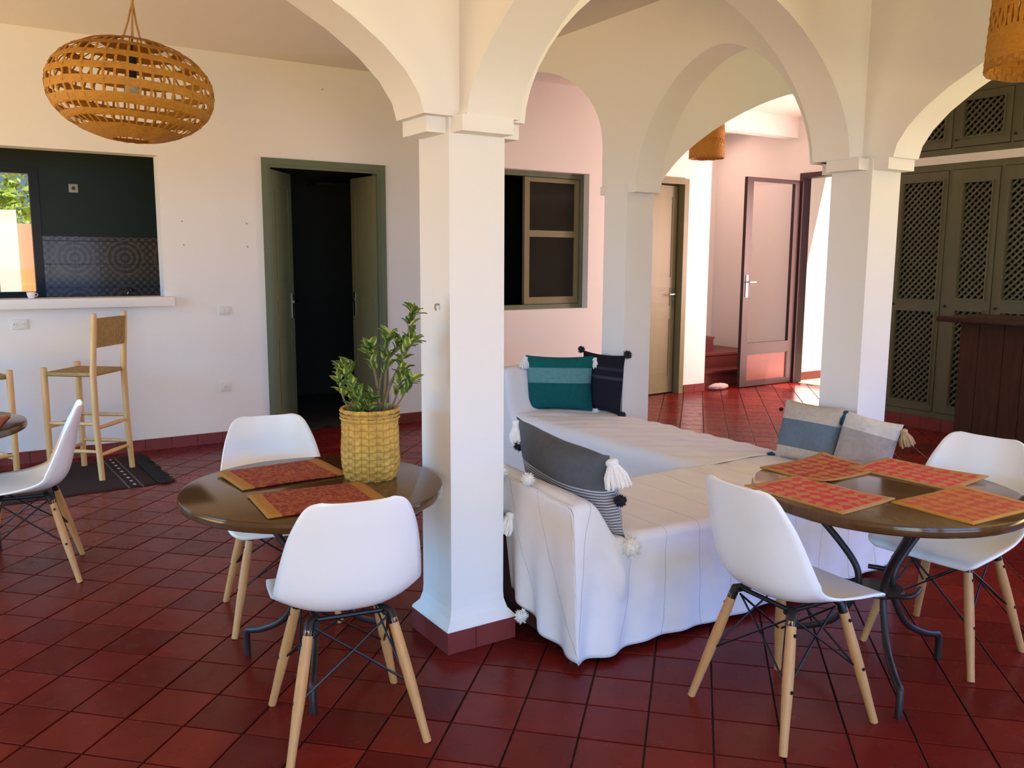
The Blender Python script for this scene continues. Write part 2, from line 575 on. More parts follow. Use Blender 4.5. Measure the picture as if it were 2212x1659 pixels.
def tube(bm, pts, rad, seg=10, cap=True, flat=1.0):
    """tube along points; rad number or list"""
    pts = [Vector(p) for p in pts]
    n = len(pts)
    rads = rad if isinstance(rad, (list, tuple)) else [rad] * n
    rings = []
    prev = None
    for i, p in enumerate(pts):
        t = (pts[min(i + 1, n - 1)] - pts[max(i - 1, 0)]).normalized()
        if prev is None:
            a = Vector((0, 0, 1)) if abs(t.z) < 0.9 else Vector((1, 0, 0))
            u = t.cross(a).normalized()
        else:
            u = (prev - t * prev.dot(t)).normalized()
        prev = u
        w = t.cross(u)
        rings.append([bm.verts.new(p + (u * math.cos(2 * PI * k / seg) + w * math.sin(2 * PI * k / seg) * flat) * rads[i]) for k in range(seg)])
    for i in range(n - 1):
        for k in range(seg):
            bm.faces.new((rings[i][k], rings[i][(k + 1) % seg], rings[i + 1][(k + 1) % seg], rings[i + 1][k]))
    if cap:
        bm.faces.new(rings[0])
        bm.faces.new(rings[-1][::-1])


def lathe(bm, prof, seg=48, close=False):
    """revolve [(r,z)...] round z"""
    rings = [[bm.verts.new((r * math.cos(2 * PI * k / seg), r * math.sin(2 * PI * k / seg), z)) for k in range(seg)] for r, z in prof]
    n = len(rings)
    for i in range(n if close else n - 1):
        A, B = rings[i], rings[(i + 1) % n]
        for k in range(seg):
            bm.faces.new((A[k], A[(k + 1) % seg], B[(k + 1) % seg], B[k]))
    return rings


def smoothpath(pts, sub=6):
    """Catmull-Rom"""
    P = [Vector(p) for p in pts]
    out = []
    for i in range(len(P) - 1):
        p0, p1, p2, p3 = P[max(i - 1, 0)], P[i], P[i + 1], P[min(i + 2, len(P) - 1)]
        for k in range(sub):
            t = k / sub
            out.append(0.5 * ((2 * p1) + (p2 - p0) * t + (2 * p0 - 5 * p1 + 4 * p2 - p3) * t * t + (3 * p1 - p0 - 3 * p2 + p3) * t ** 3))
    out.append(P[-1])
    return out


def grid_faces(bm, rows):
    for i in range(len(rows) - 1):
        for j in range(len(rows[0]) - 1):
            bm.faces.new((rows[i][j], rows[i][j + 1], rows[i + 1][j + 1], rows[i + 1][j]))


def wall_cells(bm, axis, s0, s1, t0, t1, z0, z1, holes):
    """wall along axis 'x' or 'y' with rectangular holes [(a,b,za,zb)]"""
    ss = sorted({s0, s1, *[h[0] for h in holes], *[h[1] for h in holes]})
    zs = sorted({z0, z1, *[h[2] for h in holes], *[h[3] for h in holes]})
    ss = [s for s in ss if s0 <= s <= s1]
    zs = [z for z in zs if z0 <= z <= z1]
    for a, b in zip(ss, ss[1:]):
        run = None
        for c, d in zip(zs, zs[1:]):
            mid = ((a + b) / 2, (c + d) / 2)
            hole = any(h[0] < mid[0] < h[1] and h[2] < mid[1] < h[3] for h in holes)
            if hole:
                if run:
                    put(bm, axis, a, b, t0, t1, *run)
                run = None
            else:
                run = (run[0], d) if run else (c, d)
        if run:
            put(bm, axis, a, b, t0, t1, *run)


def put(bm, axis, a, b, t0, t1, c, d):
    if axis == 'x':
        bx(bm, a, b, t0, t1, c, d)
    else:
        bx(bm, t0, t1, a, b, c, d)


def arch_prof(s0, s1, zs, rise, n, seg=28):
    c, a = (s0 + s1) / 2, abs(s1 - s0) / 2
    pts = []
    for i in range(seg + 1):
        th = PI * (1 - i / seg)
        co, si = math.cos(th), math.sin(th)
        pts.append((c + a * math.copysign(abs(co) ** (2 / n), co), zs + rise * abs(si) ** (2 / n)))
    return pts


def arch_wall(bm, axis, e0, e1, t0, t1, ztop, opens, zb):
    """wall from e0 to e1; opens = [(s0,s1,zs,rise,n)] sorted; below zb nothing (columns carry it)"""
    prof = [(e0, zb)]
    for s0, s1, zs, rise, n in opens:
        if zs > zb:
            prof.append((s0, zb))
        prof += arch_prof(s0, s1, zs, rise, n)
        if zs > zb:
            prof.append((s1, zb))
    prof.append((e1, zb))
    if prof[0][0] == prof[1][0]:
        prof.pop(0)

    def P(s, t, z):
        return (s, t, z) if axis == 'x' else (t, s, z)
    lo0 = [bm.verts.new(P(s, t0, z)) for s, z in prof]
    lo1 = [bm.verts.new(P(s, t1, z)) for s, z in prof]
    hi0 = [bm.verts.new(P(s, t0, ztop)) for s, z in prof]
    hi1 = [bm.verts.new(P(s, t1, ztop)) for s, z in prof]
    for i in range(len(prof) - 1):
        bm.faces.new((lo0[i], lo0[i + 1], lo1[i + 1], lo1[i]))
        if abs(prof[i][0] - prof[i + 1][0]) > 1e-6:
            bm.faces.new((lo0[i], hi0[i], hi0[i + 1], lo0[i + 1]))
            bm.faces.new((lo1[i], lo1[i + 1], hi1[i + 1], hi1[i]))
            bm.faces.new((hi0[i], hi1[i], hi1[i + 1], hi0[i + 1]))
    bm.faces.new((lo0[0], lo1[0], hi1[0], hi0[0]))
    bm.faces.new((lo0[-1], hi0[-1], hi1[-1], lo1[-1]))


# ------------------------------------------------------------------ the setting
YW, WT = 7.135, 0.165           # back wall
ZC, ZH = 3.10, 3.22             # dining and hall ceilings
XL, XR, YF = -3.6, 7.33, -4.0   # left wall, right (closet) wall, wall behind the camera
XE = 8.74                       # entrance wall

PASS = (-0.9, 1.384, 1.205, 2.28)
DOOR1 = (2.176, 3.273, 0.0, 2.32)
WIN1 = (4.40, 5.555, 1.01, 2.377)
DOOR2 = (6.05, 6.94, 0.0, 2.40)
bm = BM()
wall_cells(bm, 'x', XL, 7.30, YW, YW + WT, 0, 3.3, [PASS, DOOR1, WIN1, DOOR2])
bx(bm, 7.30, 8.86, YW, YW + WT, 2.985, 3.3)
struct(obj('wall_back', bm, 'plaster'))

bm = BM()
wall_cells(bm, 'y', YF, YW, XL - 0.15, XL, 0, 3.3, [(3.15, 6.65, 0.15, 2.5)])
struct(obj('wall_left', bm, 'plaster'))
bm = BM()
wall_cells(bm, 'x', XL - 0.15, 7.6, YF - 0.15, YF, 0, 3.3, [(-3.4, -0.4, 0.1, 2.5), (0.0, 4.9, 0.1, 2.5)])  # first opening is unseen, added for the corner lamps
struct(obj('wall_front', bm, 'plaster'))
bm = BM()
wall_cells(bm, 'y', YF, 4.98, XR + 0.07, XR + 0.22, 0, 3.3, [(-2.6, 2.2, 0.1, 2.5)])
bx(bm, XR + 0.07, XE + 0.12, 4.98, 5.1, 0, 3.3)
struct(obj('wall_right', bm, 'plaster'))
bm = BM()
wall_cells(bm, 'y', 5.1, 8.6, XE, XE + 0.12, 0, 3.3, [(6.0, 7.06, 0, 2.56), (5.22, 5.90, 0.9, 2.3)])  # second opening is unseen, added for the hall fill lamp
struct(obj('wall_entrance', bm, 'plaster'))
bm = BM()
bx(bm, 7.15, XE, 8.45, 8.6, 0, 3.3)      # stair recess back
bx(bm, 6.4, 7.15, 8.45, 8.6, 0, 3.3)
struct(obj('wall_stair', bm, 'plaster'))

# arcade walls
A13 = (2.755, 2.975)
bm = BM()
arch_wall(bm, 'x', XL, 4.05, A13[0], A13[1], 3.12, [(-3.25, 1.415, 2.005, 0.74, 1.75), (1.835, 3.765, 2.005, 0.74, 1.75)], 2.005)
struct(obj('wall_arcade_middle', bm, 'plaster', smooth=35))
bm = BM()
arch_wall(bm, 'y', -2.3, A13[0], 1.556, 1.776, 3.12, [(-1.95, 2.70, 2.005, 0.74, 1.75)], 2.005)
bx(bm, 1.54, 1.78, -2.3, -2.02, 0, 2.01)
struct(obj('wall_arcade_near', bm, 'plaster', smooth=35))
bm = BM()
arch_wall(bm, 'y', -2.3, 2.757, 3.865, 4.075, 3.12, [(-2.0, 2.585, 2.005, 0.74, 1.75)], 2.005)
bx(bm, 3.85, 4.09, -2.3, -2.05, 0, 2.01)
struct(obj('wall_arcade_right', bm, 'plaster', smooth=35))
bm = BM()
arch_wall(bm, 'y', 2.80, YW, 3.812, 4.04, 3.25, [(3.03, 4.405, 2.005, 0.735, 1.75), (4.757, 6.90, 2.27, 0.655, 2.0)], 2.005)
bx(bm, 3.812, 4.04, 6.90, YW, 0, 2.005)
struct(obj('wall_arcade_hall', bm, 'plaster', smooth=35))
bm = BM()
half = [p for p in arch_prof(4.11, 7.26, 2.005, 0.80, 1.38) if p[0] <= 5.69]
prof = [(4.0, 2.005)] + half + [(XR + 0.08, half[-1][1])]
for (sa, za), (sb, zb_) in zip(prof, prof[1:]):
    v = [bm.verts.new((s_, t_, z_)) for t_ in (4.49, 4.70) for s_, z_ in ((sa, za), (sb, zb_), (sb, 3.25), (sa, 3.25))]
    for f in ((0, 1, 2, 3), (4, 5, 6, 7), (0, 1, 5, 4), (2, 3, 7, 6)):
        bm.faces.new([v[i] for i in f])
bmesh.ops.remove_doubles(bm, verts=bm.verts[:], dist=1e-5)
struct(obj('wall_arcade_far', bm, 'plaster', smooth=35))

# ceilings
bm = BM()
bx(bm, XL - 0.15, XR + 0.2, YF - 0.15, 2.86, ZC, ZC + 0.1)
bx(bm, XL - 0.15, 3.93, 2.86, YW, ZC, ZC + 0.1)
bx(bm, 3.93, XR + 0.2, 2.86, 4.6, ZC, ZC + 0.1)
bx(bm, 3.93, XE + 0.12, 4.6, YW, ZH, ZH + 0.1)
bx(bm, 6.4, XE + 0.12, YW + 0.1, 8.6, 3.15, 3.25)
struct(obj('ceiling', bm, 'ceiling_paint'))

# floor: mortar bed + diagonal tiles
bm = BM()
bx(bm, XL - 0.15, XE + 0.12, YF - 0.15, 8.6, -0.06, -0.007)
floor = struct(obj('floor', bm, 'grout'))


def tile_bm(bm, cx, cy, h=0.1018, ang=PI / 4, z=0.0):
    c, s = math.cos(ang), math.sin(ang)

    def ring(r, zz):
        return [bm.verts.new((cx + c * x * r - s * y * r, cy + s * x * r + c * y * r, zz)) for x, y in ((-1, -1), (1, -1), (1, 1), (-1, 1))]
    a, b, d = ring(h, z - 0.012), ring(h, z - 0.0015), ring(h - 0.0018, z)
    bm.faces.new(d)
    for p, q in ((a, b), (b, d)):
        for k in range(4):
            bm.faces.new((p[k], p[(k + 1) % 4], q[(k + 1) % 4], q[k]))


cells = []
s2 = 1 / math.sqrt(2)
for i in range(-40, 90):
    for j in range(-90, 60):
        a, b = TA + TS * (i + 0.5), TB + TS * (j + 0.5)
        x, y = (a + b) * s2, (a - b) * s2
        if (XL - 0.1 < x < 7.36 and YF < y < YW + 0.08) or (7.3 < x < XE + 0.02 and 5.05 < y < YW + 0.4):
            d = Vector((x, y, -CAMZ))
            zc = d.dot(fw)
            vis = False
            if zc > 0.5:
                u = 1106 + FPX * d.dot(rt2) / zc
                v = 829.5 - FPX * d.dot(up2) / zc
                vis = -60 < u < 2272 and v < 1740
                # skip what the sofas and the column hide
                if 1.95 < x < 3.8 and 2.5 < y < 3.9:
                    vis = False
            cells.append((d.length if vis else 1e3 + d.length, x, y))
cells.sort()
tb = BM()
tile_bm(tb, 0, 0, ang=0)
t0 = obj('tile', tb, 'floor_tile', floor)
tmesh = t0.data
for k, (d, x, y) in enumerate(cells[:300]):
    o = t0 if k == 0 else link(bpy.data.objects.new('tile', tmesh), floor)
    o.location = (x, y, random.uniform(-0.0008, 0.0008))
    o.rotation_euler = (random.uniform(-0.003, 0.003), random.uniform(-0.003, 0.003), PI / 4)
bm = BM()
for d, x, y in cells[300:]:
    tile_bm(bm, x, y)
rest = obj('tile_field', bm, 'floor_tile', floor)
rest['kind'] = 'stuff'


def baseboard(name, axis, runs, face, sign, h=0.085, th=0.014, w=0.2, mat='base_tile'):
    """row of skirting tiles; face = wall plane coordinate, sign = side the tiles stand on"""
    bm = BM()
    for a, b in runs:
        put(bm, axis, a, b, min(face, face + sign * th * 0.5), max(face, face + sign * th * 0.5), 0, h - 0.003)
    root = struct(obj(name, bm, 'grout'))
    for a, b in runs:
        n = max(1, round((b - a) / w))
        st = (b - a) / n
        for k in range(n):
            p = BM()
            t = sorted((face, face + sign * (th + random.uniform(-0.001, 0.001))))
            put(p, axis, a + k * st + 0.0015, a + (k + 1) * st - 0.0015, t[0], t[1], 0.001, h)
            obj('tile', p, mat, root)
    return root


baseboard('baseboard_back', 'x', [(-2.0, 2.17), (3.28, 3.80), (4.05, 6.02), (6.96, 7.30)], YW, -1, h=0.09)
baseboard('baseboard_right', 'y', [(2.3, 4.82)], XR - 0.02, -1, h=0.112)
baseboard('baseboard_stair', 'y', [(7.10, 8.45)], XE, -1)

# plaster band between closet and upper cabinets
bm = BM()
bx(bm, XR - 0.03, XR + 0.09, 2.3, 4.98, 2.345, 2.415)
bx(bm, XR - 0.0, XR + 0.09, 2.3, 4.98, 2.985, 3.25)
bx(bm, XR - 0.0, XR + 0.09, 4.84, 4.98, 0.0, 3.2)
struct(obj('trim_1', bm, 'plaster'))


# ------------------------------------------------------------------ columns
CW = 0.2355


def column(x, y, blocks, label):
    t = thing('column', label, 'column', (x + CW / 2, y + CW / 2, 0), group='square white columns')
    h = CW / 2
    bm = BM()
    prof = [(h + 0.036, 0.088), (h + 0.034, 0.098), (h + 0.012, 0.125), (h + 0.002, 0.16), (h, 0.19), (h, 2.01)]
    rings = [[bm.verts.new((sx * r, sy * r, z)) for sx, sy in ((-1, -1), (1, -1), (1, 1), (-1, 1))] for r, z in prof]
    for A, B in zip(rings, rings[1:]):
        for k in range(4):
            bm.faces.new((A[k], A[(k + 1) % 4], B[(k + 1) % 4], B[k]))
    bm.faces.new(rings[0])
    bm.faces.new(rings[-1])
    obj('shaft', bm, 'plaster', t)
    # red tiled foot, two tiles a side
    r = h + 0.036
    core = box('foot_core', (-r + 0.012, r - 0.012, -r + 0.012, r - 0.012, 0, 0.087), 'grout', t)
    for sgn in (-1, 1):
        for a, b in ((-r, -0.03), (-0.027, r)):
            box('foot_tile', (a, b, min(sgn * (r - 0.012), sgn * r), max(sgn * (r - 0.012), sgn * r), 0.001, 0.088), 'base_tile', t)
        for a, b in ((-r + 0.013, 0.03), (0.033, r - 0.013)):
            box('foot_tile', (min(sgn * (r - 0.012), sgn * r), max(sgn * (r - 0.012), sgn * r), a, b, 0.001, 0.088), 'base_tile', t)
    bw, bd = 0.095, 0.078
    for d in blocks:
        if d == 'w':
            dims = (-h - bd, -h, -bw, bw)
        elif d == 'e':
            dims = (h, h + bd, -bw, bw)
        elif d == 's':
            dims = (-0.107, 0.107, -h - bd, -h)
        else:
            dims = (-bw, bw, h, h + bd)
        box('impost_block', (*dims, 1.95, 2.006), 'plaster', t)
    return t


column(1.524, 2.775, 'wse', 'white square column between the planter table and the sofa')
column(3.852, 2.684, 'wsn', 'white square column behind the beige cushions, left of the lattice closet')
column(3.800, 4.473, 'sen', 'slim far white column standing behind the black cushion')

# ------------------------------------------------------------------ kitchen beyond the pass-through
KY = 8.85
bm = BM()
wall_cells(bm, 'x', -1.3, 2.16, KY, KY + 0.15, 0, 3.0, [(-0.75, 0.655, 1.17, 2.27)])
bx(bm, 2.0, 2.16, YW + WT, KY, 0, 3.0)
bx(bm, -1.45, -1.3, YW + WT, KY + 0.15, 0, 3.0)
struct(obj('wall_kitchen', bm, 'kitchen_green'))
bm = BM()
bx(bm, -1.45, 2.16, YW + WT, KY + 0.15, 3.0, 3.1)
struct(obj('ceiling_kitchen', bm, 'kitchen_green'))
bm = BM()
bx(bm, -1.45, 2.16, YW + WT, KY, -0.06, 0.0)
struct(obj('floor_kitchen', bm, 'stair_red'))
# tiled splashback: each tile a piece
sp_ = struct(box('trim_2', (0.70, 2.0, KY - 0.006, KY - 0.001, 0.95, 1.695), 'dark_room'))
for i in range(7):
    for j in range(4):
        x0 = 0.70 + i * 0.21 - (0.163)
        x0, x1 = max(0.702, x0), min(1.998, 0.70 + (i + 1) * 0.21 - 0.165)
        z1 = 1.655 - j * 0.21 + 0.06 - 0.06
        z0 = max(0.95, z1 - 0.208)
        if x1 - x0 > 0.03 and z1 - z0 > 0.03:
            box('tile', (x0, x1, KY - 0.014, KY - 0.006, z0, z1 - 0.002), 'kitchen_tile', sp_)
for i in range(13):
    box('border_tile', (0.702 + i * 0.1, 0.799 + i * 0.1, KY - 0.017, KY - 0.006, 1.658, 1.695), 'kitchen_tile', sp_)
# kitchen worktop, below the sill
wt = tag(box('kitchen_worktop', (-0.9, 1.98, 8.28, 8.82, 0.88, 0.92), 'ext_white'), 'pale kitchen worktop under the patterned splashback', 'worktop')
cab = thing('kitchen_cabinet', 'dark kitchen base cabinet under the worktop', 'cabinet', (0.55, 8.58, 0))
box('body', (-1.4, 1.4, -0.24, 0.24, 0, 0.878), 'kitchen_green', cab)
for k in range(4):
    dr = box('door', (-1.38 + k * 0.7, -0.70 + k * 0.7, -0.262, -0.242, 0.1, 0.86), 'kitchen_green', cab)
    box('handle', (-0.8 + k * 0.7, -0.785 + k * 0.7, -0.285, -0.262, 0.55, 0.7), 'chrome', dr)
# kitchen window
w2 = thing('window_2', None, None, (0, KY, 0))
struct(w2)
bm = BM()
wall_cells(bm, 'x', -0.75, 0.70, -0.03, 0.06, 1.15, 2.29, [(-0.70, 0.628, 1.20, 2.235)])
obj('window_frame', bm, 'black_iron', w2)
box('mullion', (-0.06, -0.01, -0.01, 0.04, 1.20, 2.235), 'black_iron', w2)
box('pane', (-0.70, -0.06, 0.02, 0.026, 1.20, 2.235), 'glass', w2)
box('pane', (-0.01, 0.628, 0.02, 0.026, 1.20, 2.235), 'glass', w2)
# serving sill
sill = struct(box('trim_3', (-1.0, 1.445, YW - 0.075, YW + WT + 0.05, 1.135, 1.207), 'plaster', bevel=0.006))
# socket on the green kitchen wall
t = thing('wall_socket', 'small square socket high on the dark green kitchen wall', 'socket', (0.98, KY, 2.127))
box('plate', (-0.038, 0.038, -0.012, 0, -0.038, 0.038), 'plastic_cream', t, 0.004)
bm = BM()
tube(bm, [(0, -0.016, 0), (0, -0.011, 0)], 0.016, 14)
obj('socket_hole', bm, 'plastic_dark', t)
# tap standing behind the sill and a white cup on the sill
t = thing('kitchen_tap', 'bluish chrome kitchen tap seen just above the serving sill', 'tap', (1.33, 8.62, 0.92))
bm = BM()
tube(bm, smoothpath([(0, 0, 0), (0, 0, 0.22), (0, -0.03, 0.30), (0.03, -0.09, 0.31), (0.05, -0.14, 0.27)], 5), 0.013, 10)
obj('spout', bm, 'chrome', t, 40)
bm = BM()
tube(bm, [(0, 0, 0), (0, 0, 0.05)], 0.025, 14)
obj('tap_base', bm, 'chrome', t, 40)
bm = BM()
tube(bm, [(0.0, 0, 0.24), (0.06, 0, 0.30)], [0.012, 0.008], 8)
obj('lever', bm, 'chrome', t, 40)
t = thing('cup', 'tiny white cup standing on the serving sill below the kitchen window', 'cup', (0.475, 7.22, 1.207))
bm = BM()
lathe(bm, [(0.0, 0.001), (0.018, 0.0), (0.026, 0.02), (0.03, 0.045), (0.027, 0.045), (0.022, 0.02), (0.0, 0.008)], 20)
obj('bowl', bm, 'ext_white', t, 50)
bm = BM()
tube(bm, [(0.027, 0, 0.038), (0.042, 0, 0.034), (0.042, 0, 0.018), (0.024, 0, 0.012)], 0.003, 6)
obj('handle', bm, 'ext_white', t, 50)

# ------------------------------------------------------------------ door 1: dark room with two open leaves
bm = BM()
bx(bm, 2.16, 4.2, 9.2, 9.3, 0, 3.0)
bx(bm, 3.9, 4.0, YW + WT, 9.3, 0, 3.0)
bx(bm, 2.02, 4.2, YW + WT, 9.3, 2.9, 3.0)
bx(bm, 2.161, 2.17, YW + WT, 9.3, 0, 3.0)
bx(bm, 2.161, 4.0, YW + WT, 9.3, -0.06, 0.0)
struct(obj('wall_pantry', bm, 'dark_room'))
d1 = thing('door_1', None, None, (0, YW, 0))
struct(d1)
x0, x1, _, zt = DOOR1
bm = BM()
bx(bm, x0, x0 + 0.05, -0.012, WT, 0, zt)
bx(bm, x1 - 0.05, x1, -0.012, WT, 0, zt)
bx(bm, x0 + 0.05, x1 - 0.05, -0.012, WT, zt - 0.05, zt)
bx(bm, x0 + 0.05, x0 + 0.072, -0.004, 0.025, 0, zt - 0.05)
bx(bm, x1 - 0.072, x1 - 0.05, -0.004, 0.025, 0, zt - 0.05)
bx(bm, x0 + 0.072, x1 - 0.072, -0.004, 0.025, zt - 0.075, zt - 0.05)
obj('door_frame', bm, 'green_paint', d1)


def panel_leaf(parent, hinge, w, h, ang, sgn, mat, panels, handle=True):
    """leaf built from hinge along +x*sgn, face towards -y; turned by ang about z"""
    th = 0.038
    e = box('leaf', (min(0, sgn * w), max(0, sgn * w), 0.006, th - 0.006, 0.012, h), mat, parent)
    e.location = hinge
    e.rotation_euler = (0, 0, ang)
    st = 0.075
    fr = BM()
    for yy in ((0, 0.007), (th - 0.007, th)):
        a, b = sorted((0, sgn * w))
        bx(fr, a, a + st, *yy, 0.012, h)
        bx(fr, b - st, b, *yy, 0.012, h)
        zs = [0.012] + [z for p in panels for z in p] + [h]
        for k in range(0, len(zs), 2):
            bx(fr, a + st, b - st, *yy, zs[k], zs[k + 1])
    obj('stiles', fr, mat, e)
    for za, zb in panels:
        a, b = sorted((0, sgn * w))
        box('raised_panel', (a + st + 0.025, b - st - 0.025, -0.002 + 0.003, th - 0.001, za + 0.03, zb - 0.03), mat, e)
    if handle:
        hb = BM()
        hx = sgn * (w - 0.04)
        bx(hb, hx - 0.014, hx + 0.014, -0.006, 0, 0.98, 1.2)
        tube(hb, [(hx, -0.004, 1.13), (hx, -0.045, 1.13), (hx - sgn * 0.05, -0.05, 1.13), (hx - sgn * 0.10, -0.05, 1.128)], 0.008, 8)
        obj('handle', hb, 'chrome', e, 40)
    return e


PAN = [(0.2, 0.85), (1.0, 1.18), (1.3, 2.1)]
panel_leaf(d1, (x0 + 0.077, 0.03, 0), 0.46, zt - 0.085, math.radians(50), 1, 'green_paint', PAN, True)
panel_leaf(d1, (x1 - 0.077, 0.03, 0), 0.46, zt - 0.085, math.radians(-84), -1, 'sage_paint', PAN, True)  # lighter paint than the other leaf puts the light on it into colour
# shelf in the dark room
tag(box('wall_shelf', (3.0, 3.9, 8.1, 8.4, 2.21, 2.235), 'dark_pane'), 'dark shelf high inside the dark doorway', 'shelf')

# ------------------------------------------------------------------ window 1 in the back wall
w1 = thing('window_1', None, None, (0, YW, 0))
struct(w1)
x0, x1, z0, z1 = WIN1
bm = BM()
bx(bm, x0, x0 + 0.045, 0.09, WT, z0, z1)
bx(bm, x1 - 0.045, x1, 0.09, WT, z0, z1)
bx(bm, x0 + 0.045, x1 - 0.045, 0.09, WT, z1 - 0.05, z1)
bx(bm, x0 + 0.045, x1 - 0.045, 0.09, WT, z0, z0 + 0.045)
obj('window_frame', bm, 'green_paint', w1)
bm = BM()
a, b, c, d = 4.83, x1 - 0.05, z0 + 0.05, z1 - 0.055
bx(bm, a, a + 0.06, 0.105, 0.145, c, d)
bx(bm, b - 0.055, b, 0.105, 0.145, c, d)
bx(bm, a + 0.06, b - 0.055, 0.105, 0.145, d - 0.045, d)
bx(bm, a + 0.06, b - 0.055, 0.105, 0.145, c, c + 0.07)
bx(bm, a + 0.06, b - 0.055, 0.105, 0.145, 1.735, 1.80)
sash = obj('sash', bm, 'sage_paint', w1)
box('pane', (a + 0.06, b - 0.055, 0.118, 0.126, c + 0.07, 1.735), 'dark_pane', sash)
box('pane', (a + 0.06, b - 0.055, 0.118, 0.126, 1.80, d - 0.045), 'dark_pane', sash)
bm = BM()
bx(bm, x0 + 0.045, x0 + 0.10, 0.15, 0.19, c, d)
bx(bm, 4.55, 4.60, 0.15, 0.19, c, d)
bx(bm, x0 + 0.10, 4.55, 0.15, 0.19, d - 0.05, d)
bx(bm, x0 + 0.10, 4.55, 0.15, 0.19, c, c + 0.05)
sl = obj('sash', bm, 'green_paint', w1)
bm = BM()
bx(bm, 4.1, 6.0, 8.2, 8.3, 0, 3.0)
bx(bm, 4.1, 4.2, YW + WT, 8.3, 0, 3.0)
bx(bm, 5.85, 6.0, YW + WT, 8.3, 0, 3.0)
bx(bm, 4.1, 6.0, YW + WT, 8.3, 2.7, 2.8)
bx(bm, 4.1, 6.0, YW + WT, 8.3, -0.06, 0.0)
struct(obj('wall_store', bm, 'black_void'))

# ------------------------------------------------------------------ door 2: sage door, ajar
d2 = thing('door_2', None, None, (0, YW, 0))
struct(d2)
x0, x1, _, zt = DOOR2
bm = BM()
bx(bm, x0, x0 + 0.05, -0.012, WT, 0, zt)
bx(bm, x1 - 0.055, x1 + 0.012, -0.012, WT, 0, zt)
bx(bm, x0 + 0.05, x1 - 0.055, -0.012, WT, zt - 0.06, zt + 0.01)
obj('door_frame', bm, 'sage_paint', d2)
panel_leaf(d2, (x0 + 0.052, 0.012, 0), 0.765, zt - 0.075, math.radians(5), 1, 'sage_paint', [(0.2, 0.85), (1.0, 1.2), (1.32, 2.2)])
bm = BM()
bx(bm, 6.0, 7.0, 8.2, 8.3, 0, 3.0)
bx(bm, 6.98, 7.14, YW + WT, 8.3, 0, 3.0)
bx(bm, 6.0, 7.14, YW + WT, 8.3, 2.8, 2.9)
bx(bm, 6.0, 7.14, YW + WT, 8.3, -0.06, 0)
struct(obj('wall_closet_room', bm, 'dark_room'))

# ------------------------------------------------------------------ entrance: glazed door open at right angles, doorway, outside
d3 = thing('door_3', None, None, (XE, 7.06, 0))
struct(d3)
bm = BM()
bx(bm, -0.02, 0.13, -0.05, 0.0, 0, 2.56)
bx(bm, -0.02, 0.13, -1.06, -1.01, 0, 2.56)
bx(bm, -0.02, 0.13, -1.01, -0.05, 2.50, 2.56)
obj('door_frame', bm, 'brown_metal', d3)
# leaf spans x 7.79..8.70 at y 7.04..7.08 (world)
lf = BM()
L0, L1, LT = -0.95, -0.03, 2.47
ya, yb = -0.02, 0.025
bx(lf, L0, L0 + 0.105, ya, yb, 0.012, LT)
bx(lf, L1 - 0.09, L1, ya, yb, 0.012, LT)
bx(lf, L0 + 0.105, L1 - 0.09, ya, yb, LT - 0.045, LT)
bx(lf, L0 + 0.105, L1 - 0.09, ya, yb, 0.41, 0.535)
bx(lf, L0 + 0.105, L1 - 0.09, ya, yb, 0.012, 0.065)
leaf = obj('leaf', lf, 'brown_metal', d3)
box('pane', (L0 + 0.105, L1 - 0.09, -0.002, 0.004, 0.535, LT - 0.045), 'glass', leaf)
bm = BM()
bx(bm, L0 + 0.105, L1 - 0.09, -0.006, 0.01, 0.065, 0.41)
obj('kick_panel', bm, 'rust_panel', leaf)
bm = BM()
for q in ((L0 + 0.105, L1 - 0.09, 0.395, 0.41), (L0 + 0.105, L1 - 0.09, 0.065, 0.08), (L0 + 0.105, L0 + 0.12, 0.08, 0.395), (L1 - 0.105, L1 - 0.09, 0.08, 0.395)):
    bx(bm, q[0], q[1], -0.016, -0.006, q[2], q[3])
obj('bead', bm, 'brown_metal', leaf)
bm = BM()
bx(bm, L0 + 0.035, L0 + 0.07, ya - 0.008, ya, 1.08, 1.34)
tube(bm, [(L0 + 0.052, ya, 1.26), (L0 + 0.052, ya - 0.05, 1.26), (L0 + 0.15, ya - 0.055, 1.26)], 0.01, 8)
obj('handle', bm, 'chrome', leaf, 40)

# outside the entrance: ground, white side wall, eave
og = struct(box('ground_outside', (XE + 0.12, 13, 1.5, 14.5, -0.14, -0.035), 'ext_ground'))
og2 = struct(box('ground_garden', (-6, XE, 9.1, 20, -0.14, -0.04), 'ext_ground'))
ws = struct(box('wall_outside', (XE + 0.12, 12.5, 7.3, 7.45, -0.1, 3.6), 'ext_white'))
struct(box('wall_outside_base', (XE + 0.13, 12.5, 7.285, 7.299, -0.034, 0.07), 'base_tile'))
struct(box('ceiling_eave', (XE + 0.12, 9.69, 6.15, 7.299, 3.25, 3.4), 'ext_wall'))

